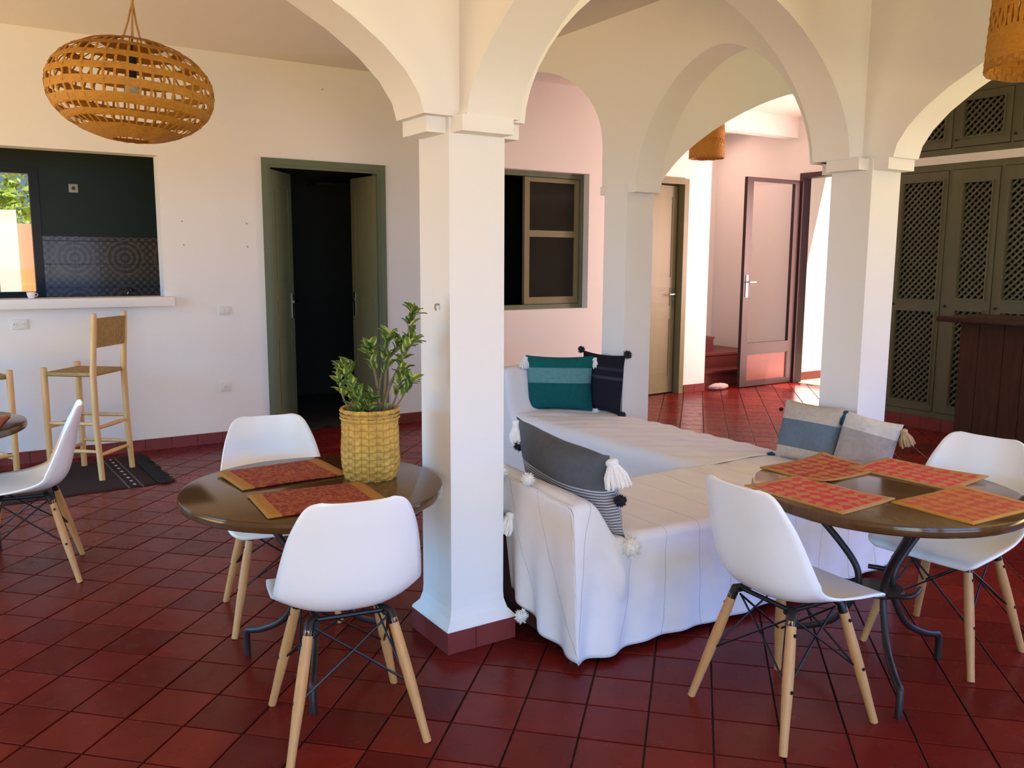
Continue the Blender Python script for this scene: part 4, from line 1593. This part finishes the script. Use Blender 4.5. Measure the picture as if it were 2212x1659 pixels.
for k in range(150):
    v = -0.48 + 0.96 * k / 149
    L = random.uniform(0.07, 0.12)
    dv = random.uniform(-0.03, 0.03)
    tube(bm, [(0.43, v, 0.006), (0.43 + L * 0.5, v + dv * 0.4, 0.010), (0.43 + L, v + dv, 0.004)], [0.005, 0.0055, 0.003], 5)
fr = obj('fringe', bm, 'rug_fringe', rug, 60)
fr['kind'] = 'stuff'


# ------------------------------------------------------------------ woven pendant lamps
def band_ring(bm, prof_fn, t0, t1, th=0.004, seg=72, wob=0.0):
    n = 5
    out = [prof_fn(t0 + (t1 - t0) * i / n) for i in range(n + 1)]
    prof = [(r, z) for r, z in out] + [(max(0.001, r - th), z) for r, z in reversed(out)]
    rings = []
    for r, z in prof:
        rings.append([bm.verts.new(((r + wob * math.sin(k * 2.3 + z * 200)) * math.cos(2 * PI * k / seg), (r + wob * math.sin(k * 2.3 + z * 200)) * math.sin(2 * PI * k / seg), z + wob * 0.8 * math.sin(k * 0.9))) for k in range(seg)])
    m = len(rings)
    for i in range(m):
        A, B = rings[i], rings[(i + 1) % m]
        for k in range(seg):
            bm.faces.new((A[k], A[(k + 1) % seg], B[(k + 1) % seg], B[k]))


def pendant(label, loc, tilt, prof_fn, bands, ribs, t_range, ztop_attach, zceil, ribw=0.006, group='woven pendant lamps', bulb_z=0.0):
    t = thing('pendant_lamp', label, 'lamp', loc, group=group)
    t.rotation_euler = (tilt[0], tilt[1], 0)
    for b0, b1, mt in bands:
        bm = BM()
        band_ring(bm, prof_fn, b0, b1, wob=0.0016)
        obj('woven_band', bm, mt, t, 60)
    bm = BM()
    for k in range(ribs):
        a = 2 * PI * k / ribs
        da = ribw / prof_fn(0.0 if t_range[0] < 0 < t_range[1] else (t_range[0] + t_range[1]) / 2)[0] / 2
        m = 14
        strip = []
        for i in range(m + 1):
            r, z = prof_fn(t_range[0] + (t_range[1] - t_range[0]) * i / m)
            r += 0.003 * (1 if (k + i) % 2 else -1)
            jt = 0.004 * math.sin(k * 5.1 + i * 0.7)
            strip.append([bm.verts.new(((r + o_) * math.cos(a + s_ * da + jt), (r + o_) * math.sin(a + s_ * da + jt), z)) for s_, o_ in ((-1, 0), (1, 0), (1, -0.004), (-1, -0.004))])
        for A, B in zip(strip, strip[1:]):
            for q in range(4):
                bm.faces.new((A[q], A[(q + 1) % 4], B[(q + 1) % 4], B[q]))
    rb = obj('ribs', bm, 'wicker', t, 60)
    rb['kind'] = 'stuff'
    # cord and suspension strings
    bm = BM()
    top = Vector((0, 0, ztop_attach + 0.16))
    end = Vector((0, 0, zceil - loc[2]))
    tube(bm, [top + (end - top) * (i / 12) + Vector((0.004 * math.sin(i * 2), 0.004 * math.cos(i * 2), 0)) for i in range(13)], 0.007, 7)
    obj('cord', bm, 'cord_jute', t, 60)
    for k in range(3):
        bm = BM()
        a = k * 2.1 + 0.4
        tube(bm, [(0.045 * math.cos(a), 0.045 * math.sin(a), ztop_attach - 0.01), (0.02 * math.cos(a), 0.02 * math.sin(a), ztop_attach + 0.07), top], 0.0045, 6)
        obj('string', bm, 'cord_jute', t, 60)
    bm = BM()
    tube(bm, [(0, 0, bulb_z + 0.05), (0, 0, bulb_z + 0.14)], 0.02, 12)
    obj('socket', bm, 'black_iron', t, 40)
    bm = BM()
    tube(bm, [(0, 0, bulb_z + 0.14), (0, 0, ztop_attach + 0.16)], 0.004, 6)
    obj('flex', bm, 'black_iron', t, 40)
    bm = BM()
    lathe(bm, [(0.001, bulb_z - 0.05), (0.018, bulb_z - 0.045), (0.03, bulb_z - 0.015), (0.026, bulb_z + 0.02), (0.014, bulb_z + 0.05), (0.001, bulb_z + 0.052)], 20)
    obj('bulb', bm, 'bulb', t, 60)
    return t


def spheroid(rx, rz):
    def f(s):
        s = max(-0.999, min(0.999, s))
        return rx * (1 - abs(s) ** 2.15) ** 0.5, rz * s
    return f


W_, D_ = 'wicker', 'wicker_dark'
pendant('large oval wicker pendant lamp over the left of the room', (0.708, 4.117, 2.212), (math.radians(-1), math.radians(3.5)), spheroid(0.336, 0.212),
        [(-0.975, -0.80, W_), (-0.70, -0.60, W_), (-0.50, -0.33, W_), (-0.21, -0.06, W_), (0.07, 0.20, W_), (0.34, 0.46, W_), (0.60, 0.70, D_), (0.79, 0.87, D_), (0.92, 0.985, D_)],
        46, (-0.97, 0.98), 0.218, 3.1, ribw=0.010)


def bucket(r0, r1, h):
    def f(s):
        q = (s + 1) / 2
        return r0 + (r1 - r0) * q ** 1.3, h * s / 2
    return f


pendant('woven bucket pendant lamp cut off by the top right corner', (3.262, 1.618, 2.385), (0, math.radians(2)), bucket(0.186, 0.172, 0.44),
        [(-1.0, -0.86, D_), (-0.86, -0.40, W_), (-0.10, 0.05, W_), (0.05, 0.2, W_), (0.5, 0.62, W_), (0.9, 1.0, D_)], 56, (-0.98, 0.98), 0.215, 3.1, ribw=0.014)
pendant('small woven bucket pendant lamp hanging in the far hall', (6.355, 6.29, 2.70), (0, 0), bucket(0.172, 0.16, 0.39),
        [(-1.0, -0.88, D_), (-0.88, -0.28, W_), (-0.05, 0.35, W_), (0.6, 0.72, W_), (0.9, 1.0, D_)], 56, (-0.98, 0.98), 0.19, 3.22, ribw=0.014)


# ------------------------------------------------------------------ wall sockets, switches, nail holes
def wall_plate(name, x, z, w, h, label, holes, cat='socket'):
    t = thing(name, label, cat, (x, YW, z))
    box('plate', (-w / 2, w / 2, -0.010, 0, -h / 2, h / 2), 'plastic_cream', t, 0.003)
    for dx in holes:
        bm = BM()
        lathe(bm, [(0.0001, -0.012), (0.017, -0.012), (0.02, -0.009), (0.0001, -0.009)], 18)
        for v in bm.verts:
            v.co = Vector((v.co.x + dx, v.co.z, v.co.y))
        o = obj('socket_face', bm, 'plastic_cream', t, 40)
        bm = BM()
        for q in (-0.007, 0.007):
            tube(bm, [(dx + q, -0.0135, 0), (dx + q, -0.010, 0)], 0.0028, 8)
        obj('pin_hole', bm, 'plastic_dark', o)
    return t


wall_plate('wall_socket', 0.383, 1.026, 0.105, 0.07, 'cream double socket under the serving sill', (-0.026, 0.026))
wall_plate('wall_socket', 1.820, 0.462, 0.085, 0.075, 'low cream socket on the white wall right of the bar stool', (0.0,))
t = thing('light_switch', 'cream light switch on the white wall left of the dark doorway', 'switch', (1.837, YW, 1.086))
box('plate', (-0.045, 0.045, -0.010, 0, -0.035, 0.035), 'plastic_cream', t, 0.003)
box('rocker', (-0.028, -0.002, -0.015, -0.010, -0.02, 0.02), 'plastic_cream', t, 0.002)
box('rocker', (0.002, 0.028, -0.014, -0.010, -0.02, 0.02), 'plastic_cream', t, 0.002)
for x, z, lab in ((1.54, 1.789, 'small wall plug, upper left of four, right of the pass-through'), (2.043, 1.785, 'small wall plug, upper right of four, beside the dark doorway'),
                  (1.545, 1.607, 'small wall plug, lower left of four, right of the pass-through'), (2.043, 1.599, 'small wall plug, lower right of four, beside the dark doorway'), (2.715, 2.908, 'dark nail head high on the wall above the dark doorway')):
    bm = BM()
    tube(bm, [(0, 0, 0), (0, -0.005, 0)], [0.006, 0.004], 10)
    tag(obj('wall_plug', bm, 'hole', None, 40, (x, YW, z)), lab, 'wall plug', 'plugs and nails in the white wall')
bm = BM()
tube(bm, [(0, 0, 0), (-0.014, 0, 0.0), (-0.016, 0, -0.012), (-0.012, 0, -0.022)], 0.004, 8)
tag(obj('wall_hook', bm, 'hole', None, 40, (1.524, 2.86, 1.335)), 'small grey hook on the left face of the near column', 'hook')


# ------------------------------------------------------------------ daybeds and their throws
SX0, SX1, SY0, SY1 = 1.845, 3.805, 2.425, 3.075


def arm_z(x):
    """top of the near daybed along x: raised end, then seat"""
    if x < 1.905:
        return 0.615 - 0.35 * max(0, 1.87 - x)
    q = min(1.0, (x - 1.905) / 0.155)
    q = q * q * (3 - 2 * q)
    return 0.615 * (1 - q) + 0.452 * q


db = thing('daybed', 'low daybed along the columns under the white throw, raised left end', 'daybed', (0, 0, 0), group='two daybeds set in an L')
bm = BM()
xs = [SX0 + (SX1 - SX0) * i / 80 for i in range(81)]
lo = [[bm.verts.new((x, y, 0.05)) for x in xs] for y in (SY0, SY1)]
hi = [[bm.verts.new((x, y, arm_z(x) - 0.024)) for x in xs] for y in (SY0, SY1)]
for i in range(80):
    bm.faces.new((lo[0][i], lo[0][i + 1], hi[0][i + 1], hi[0][i]))
    bm.faces.new((lo[1][i], lo[1][i + 1], hi[1][i + 1], hi[1][i]))
    bm.faces.new((hi[0][i], hi[0][i + 1], hi[1][i + 1], hi[1][i]))
    bm.faces.new((lo[0][i], lo[0][i + 1], lo[1][i + 1], lo[1][i]))
bm.faces.new((lo[0][0], lo[1][0], hi[1][0], hi[0][0]))
bm.faces.new((lo[0][-1], lo[1][-1], hi[1][-1], hi[0][-1]))
obj('body', bm, 'sofa_side', db, 40)
for x in (SX0 + 0.06, SX1 - 0.06):
    for y in (SY0 + 0.06, SY1 - 0.06):
        bm = BM()
        tube(bm, [(x, y, 0), (x, y, 0.051)], [0.02, 0.025], 12)
        obj('foot', bm, 'ext_white', db, 40)

DX0, DX1, DY0, DY1 = 3.165, 3.755, 3.10, 5.06


def end_z(y):
    q = max(0.0, min(1.0, (y - 4.86) / 0.10))
    return 0.452 + 0.30 * q * q * (3 - 2 * q)


db2 = thing('daybed', 'far daybed under a pale throw, running back to the teal cushion', 'daybed', (0, 0, 0), group='two daybeds set in an L')
bm = BM()
ys = [DY0 + (DY1 - DY0) * i / 60 for i in range(61)]
lo = [[bm.verts.new((x, y, 0.05)) for y in ys] for x in (DX0, DX1)]
hi = [[bm.verts.new((x, y, end_z(y) - 0.024)) for y in ys] for x in (DX0, DX1)]
for i in range(60):
    for q in (0, 1):
        bm.faces.new((lo[q][i], lo[q][i + 1], hi[q][i + 1], hi[q][i]))
    bm.faces.new((hi[0][i], hi[0][i + 1], hi[1][i + 1], hi[1][i]))
    bm.faces.new((lo[0][i], lo[0][i + 1], lo[1][i + 1], lo[1][i]))
for e in (0, -1):
    bm.faces.new((lo[0][e], lo[1][e], hi[1][e], hi[0][e]))
obj('body', bm, 'sofa_side', db2, 40)
for x in (DX0 + 0.06, DX1 - 0.06):
    for y in (DY0 + 0.06, DY1 - 0.06):
        bm = BM()
        tube(bm, [(x, y, 0), (x, y, 0.051)], [0.02, 0.025], 12)
        obj('foot', bm, 'ext_white', db2, 40)


def sheet(bm, uvl, fn, nu, nv, uvfn):
    rows = [[bm.verts.new(fn(i / nu, j / nv)) for i in range(nu + 1)] for j in range(nv + 1)]
    for j in range(nv):
        for i in range(nu):
            f = bm.faces.new((rows[j][i], rows[j][i + 1], rows[j + 1][i + 1], rows[j + 1][i]))
            for lp, (a, b) in zip(f.loops, ((i, j), (i + 1, j), (i + 1, j + 1), (i, j + 1))):
                lp[uvl].uv = uvfn(a / nu, b / nv)


def wr(x, y):
    return 0.0035 * math.sin(x * 11 + 2 * math.sin(y * 5)) * math.cos(y * 9 + x * 3) + 0.002 * math.sin(x * 31 + y * 17)


th = thing('throw_blanket', 'white throw with thin grey lines draped over the near daybed', 'blanket', (0, 0, 0), group='throws over the daybeds')
bm = BM()
uvl = bm.loops.layers.uv.new('UVMap')
TX0, TX1, TY0, TY1 = 1.826, 3.812, 2.405, 3.098
CR = 0.035     # rounded front edge


def top_z(x, y):
    back = 0.03 * max(0, min(1, (2.05 - x) / 0.15)) * (y - TY0) / (TY1 - TY0)
    return arm_z(max(x, 1.846)) + back + wr(x, y) + 0.004


def near_sheet(u, v):
    # v 0..0.45 top (back to front), 0.45..0.55 rounded edge, 0.55..1 front drop
    x = TX0 + (TX1 - TX0) * (u ** 1.25)
    z0 = top_z(x, TY0)
    fold = math.exp(-((x - 1.83) / 0.22) ** 2)
    if v < 0.45:
        y = TY1 + (TY0 + CR - TY1) * v / 0.45
        return (x, y, top_z(x, y))
    if v < 0.55:
        a = (v - 0.45) / 0.10 * PI / 2
        return (x, TY0 + CR - CR * math.sin(a), top_z(x, TY0) - CR * (1 - math.cos(a)))
    q = (v - 0.55) / 0.45
    hem = 0.028 + 0.006 * math.sin(x * 9)
    zb = z0 - CR
    z = zb + (hem - zb) * q
    y = TY0 - 0.022 * q - (0.006 + 0.016 * fold) * q * math.sin(x * 34 + 2.2 * q + 1.0) - 0.005 * math.sin(x * 15 + q * 4) * q
    # bellying pleat where the raised end falls to the seat
    pl_ = math.exp(-((x - 2.03 - 0.02 * q) / 0.035) ** 2) * math.sin(PI * min(1, q * 1.9)) if q < 0.53 else 0
    y -= 0.028 * max(0, pl_)
    xx = x + fold * 0.03 * q * (x - 1.75)
    return (xx, y, z)


def uv_near(u, v):
    x = TX0 + (TX1 - TX0) * (u ** 1.25)
    q = max(0, (v - 0.55) / 0.45)
    return (x + 0.10 * q * math.exp(-((x - 1.83) / 0.3) ** 2), v * 1.2)


sheet(bm, uvl, near_sheet, 150, 70, uv_near)


def left_sheet(u, v):
    # u 0 = front corner, 1 = back; v down the raised end
    y = TY0 + (2.93 - TY0) * u
    zt_ = top_z(TX0, max(TY0 + CR, y)) - (CR if u == 0 else CR * max(0, 1 - u * 14) ** 2)
    if u < 0.60:
        hem = 0.03 + 0.10 * (u / 0.60) ** 1.6
    elif u < 0.82:
        hem = 0.13 + 0.25 * ((u - 0.60) / 0.22) ** 0.8 * 0.15
    else:
        hem = 0.17 + 0.32 * min(1, (u - 0.82) / 0.06)
    z = zt_ + (hem - zt_) * v
    x = TX0 - (0.006 + 0.018 * math.sin(u * 21 + 0.6) * v) * v * min(1, u * 6) - 0.012 * math.sin(PI * v) * min(1, u * 6) + 0.03 * 0.08 * v
    yy = y - (0.022 * v + 0.02 * v * (1 - u)) * max(0, 1 - u * 3)
    return (x, yy, z)


sheet(bm, uvl, left_sheet, 44, 36, lambda u, v: (1.3 + u * 0.5 + v * 0.22, v * 0.6))
bmesh.ops.remove_doubles(bm, verts=bm.verts[:], dist=0.002)
cl_ = obj('cloth', bm, 'throw_cloth', th, 60)
md = cl_.modifiers.new('thick', 'SOLIDIFY')
md.thickness = 0.004
md.offset = 1.0


def pompom(parent, loc, r, mat, n=170, seed=1, name='pompom', squash=1.0):
    rd = random.Random(seed)
    bm = BM()
    bmesh.ops.create_icosphere(bm, subdivisions=2, radius=r * 0.72)
    for k in range(n):
        d = Vector((rd.gauss(0, 1), rd.gauss(0, 1), rd.gauss(0, 1))).normalized()
        e = d * r * rd.uniform(0.85, 1.12)
        sd_ = d.orthogonal().normalized() * 0.0035
        s3 = d.cross(sd_)
        v = [bm.verts.new(d * r * 0.5 + sd_), bm.verts.new(d * r * 0.5 - sd_ * 0.5 + s3 * 0.86), bm.verts.new(d * r * 0.5 - sd_ * 0.5 - s3 * 0.86), bm.verts.new(e)]
        for f in ((0, 1, 3), (1, 2, 3), (2, 0, 3)):
            bm.faces.new([v[i] for i in f])
    for v in bm.verts:
        v.co.z *= squash
    return obj(name, bm, mat, parent, 40, loc)


def tassel(parent, loc, direction, length, r, mat, seed=1):
    """wound head and a skirt of threads hanging along direction"""
    rd = random.Random(seed)
    d = Vector(direction).normalized()
    sx_ = d.orthogonal().normalized()
    sy_ = d.cross(sx_)
    bm = BM()
    pts = [d * length * q for q in (0, 0.06, 0.16, 0.24, 0.28)]
    tube(bm, pts, [r * 0.25, r * 0.5, r * 0.55, r * 0.45, r * 0.38], 10)
    n = 34
    for k in range(n):
        a = k * 2.399
        q = math.sqrt((k + 0.5) / n)
        o_ = (sx_ * math.cos(a) + sy_ * math.sin(a))
        w = r * 0.16
        tube(bm, [d * length * 0.22 + o_ * r * 0.3 * q, d * length * 0.6 + o_ * r * 0.85 * q, d * length * rd.uniform(0.92, 1.05) + o_ * r * (0.95 + rd.uniform(-0.1, 0.15)) * q], [w, w * 1.15, w * 0.8], 5)
    return obj('tassel', bm, mat, parent, 50, loc)


pompom(th, (1.795, 2.695, 0.105), 0.032, 'tassel_white', seed=2)
tassel(th, (1.812, 2.80, 0.50), (-0.45, 0.0, -1.0), 0.09, 0.035, 'tassel_white', 4)
pompom(th, (1.825, 2.70, 0.655), 0.03, 'tassel_white', seed=3)
pompom(th, (1.80, 2.86, 0.66), 0.036, 'tassel_white', seed=5)

th2 = thing('throw_blanket', 'plain off-white throw covering the far daybed', 'blanket', (0, 0, 0), group='throws over the daybeds')
bm = BM()
uvl = bm.loops.layers.uv.new('UVMap')
EX0, EX1 = 3.150, 3.775


def far_sheet(u, v):
    # u across: left drop, rounded edge, top, right drop ; v along y
    y = 3.070 + (5.075 - 3.070) * v
    z0 = end_z(y) + 0.005 + wr(y * 1.3, u * 2) * 1.3
    R = 0.06
    if u < 0.35:
        q = 1 - u / 0.35
        return (EX0 - 0.012 * math.sin(PI * q) - 0.006 * math.sin(y * 14) * q, y, (z0 - R) + (0.05 - z0 + R) * q)
    if u < 0.45:
        a = (u - 0.35) / 0.10 * PI / 2
        return (EX0 + R * (1 - math.cos(a)), y, z0 - R + R * math.sin(a))
    if u < 0.9:
        x = EX0 + R + (EX1 - EX0 - R) * (u - 0.45) / 0.45
        return (x, y, z0 + 0.006 * math.sin((u - 0.45) / 0.45 * PI))
    q = (u - 0.9) / 0.1
    return (EX1 + 0.002 * q, y, z0 - 0.25 * q)


sheet(bm, uvl, far_sheet, 50, 90, lambda u, v: (0.30 + v * 0.05, u * 1.4))
c2 = obj('cloth', bm, 'throw_cloth', th2, 60)
md = c2.modifiers.new('thick', 'SOLIDIFY')
md.thickness = 0.004
md.offset = 1.0


# ------------------------------------------------------------------ cushions
def cushion(name, w, h, d, mat, label, center, xdir, updir, tassels, sag=0.0, pinch=0.07):
    """local X = width along xdir, Y = height along updir, Z = facing normal"""
    x = Vector(xdir).normalized()
    y = Vector(updir)
    y = (y - x * y.dot(x)).normalized()
    z = x.cross(y)
    t = thing(name, label, 'cushion', center, group='tasselled cushions on the daybeds')
    t.matrix_world = Matrix.Translation(center) @ Matrix((x, y, z)).transposed().to_4x4()
    bm = BM()
    n = 22
    sides = []
    for sg in (1, -1):
        rows = []
        for j in range(n + 1):
            row = []
            for i in range(n + 1):
                u, v = -1 + 2 * i / n, -1 + 2 * j / n
                px = w / 2 * u * (1 - pinch * (1 - v * v) * 0 - pinch * (1 - abs(v) ** 2) * abs(u) ** 3)
                py = h / 2 * v * (1 - pinch * (1 - abs(u) ** 2) * abs(v) ** 3)
                pz = sg * d / 2 * max(0, (1 - abs(u) ** 2.4)) ** 0.6 * max(0, (1 - abs(v) ** 2.4)) ** 0.6
                py -= sag * h * (1 - u * u) * max(0, v)
                pz += 0.004 * math.sin(u * 5 + v * 3)
                row.append(bm.verts.new((px, py, pz)))
            rows.append(row)
        grid_faces(bm, rows)
    bmesh.ops.remove_doubles(bm, verts=bm.verts[:], dist=0.0008)
    obj('cover', bm, mat, t, 70)
    for kind, cu, cv, mt, size, direction in tassels:
        p = (cu * w / 2, cv * h / 2, 0.0)
        if kind == 'p':
            pompom(t, (p[0] + cu * size * 0.5, p[1] + cv * size * 0.35, 0.005), size, mt, seed=int(size * 1e4) + int(cu * 3 + cv * 5))
        else:
            dl = Matrix((x, y, z)) @ Vector(direction)
            tassel(t, p, dl, size, size * 0.42, mt, int(size * 1e4))
    return t


dn = (0, 0, -1)
TW, TK, TT, TN = 'tassel_white', 'tassel_black', 'tassel_teal', 'tassel_tan'
cushion('cushion', 0.475, 0.385, 0.13, 'teal_cushion', 'teal cushion with a pale band on the far daybed', (3.495, 4.79, 0.655), (0.80, -0.60, 0), (0.06, 0.09, 1),
        [('t', 1, 0.93, TW, 0.085, (0.35, -0.3, -1)), ('t', -1, 0.95, TW, 0.085, (-0.1, 0, -1)), ('p', -1, -0.98, TW, 0.035, dn), ('p', 1, -0.98, TW, 0.035, dn)])
cushion('cushion', 0.42, 0.41, 0.10, 'black_cushion', 'black cushion with black tassels half hidden by the teal cushion', (3.728, 4.615, 0.665), (0.10, -1.0, 0.0), (0.10, 0.03, 1),
        [('p', 1, 0.97, TK, 0.034, dn), ('p', -1, 0.97, TK, 0.03, dn), ('p', 1, -0.93, TK, 0.034, dn), ('p', -1, -0.93, TK, 0.03, dn)])
cushion('cushion', 0.66, 0.37, 0.17, 'grey_cushion', 'grey cushion with a striped lower half leaning on the raised end', (2.045, 2.735, 0.635), (-0.02, -1, -0.06), (-0.30, 0, 1),
        [('t', -1, 0.92, TW, 0.10, (0.0, -0.3, -1)), ('t', 1, 0.92, TW, 0.11, (0.1, -0.3, -1)), ('p', 1, -0.98, TW, 0.05, dn), ('p', 1.0, 0.0, TK, 0.028, dn), ('p', -0.98, 0.25, TK, 0.034, dn)], sag=0.06)
cushion('cushion', 0.37, 0.32, 0.13, 'blue_cushion', 'beige cushion with a blue-grey band and teal tassels against the column', (3.715, 2.865, 0.61), (0.06, -1, 0), (0.26, 0, 1),
        [('t', 1, 0.92, TT, 0.075, (-0.1, 0, -1)), ('p', -1, -0.95, TT, 0.03, dn), ('p', -1.02, 0.6, TK, 0.012, dn)])
cushion('cushion', 0.30, 0.29, 0.12, 'white_cushion', 'white cushion with a pale grey band and a tan tassel', (3.745, 2.55, 0.60), (0.18, -1, -0.12), (0.26, 0.02, 1),
        [('t', 1, 0.85, TN, 0.085, (0.2, -0.25, -1))])
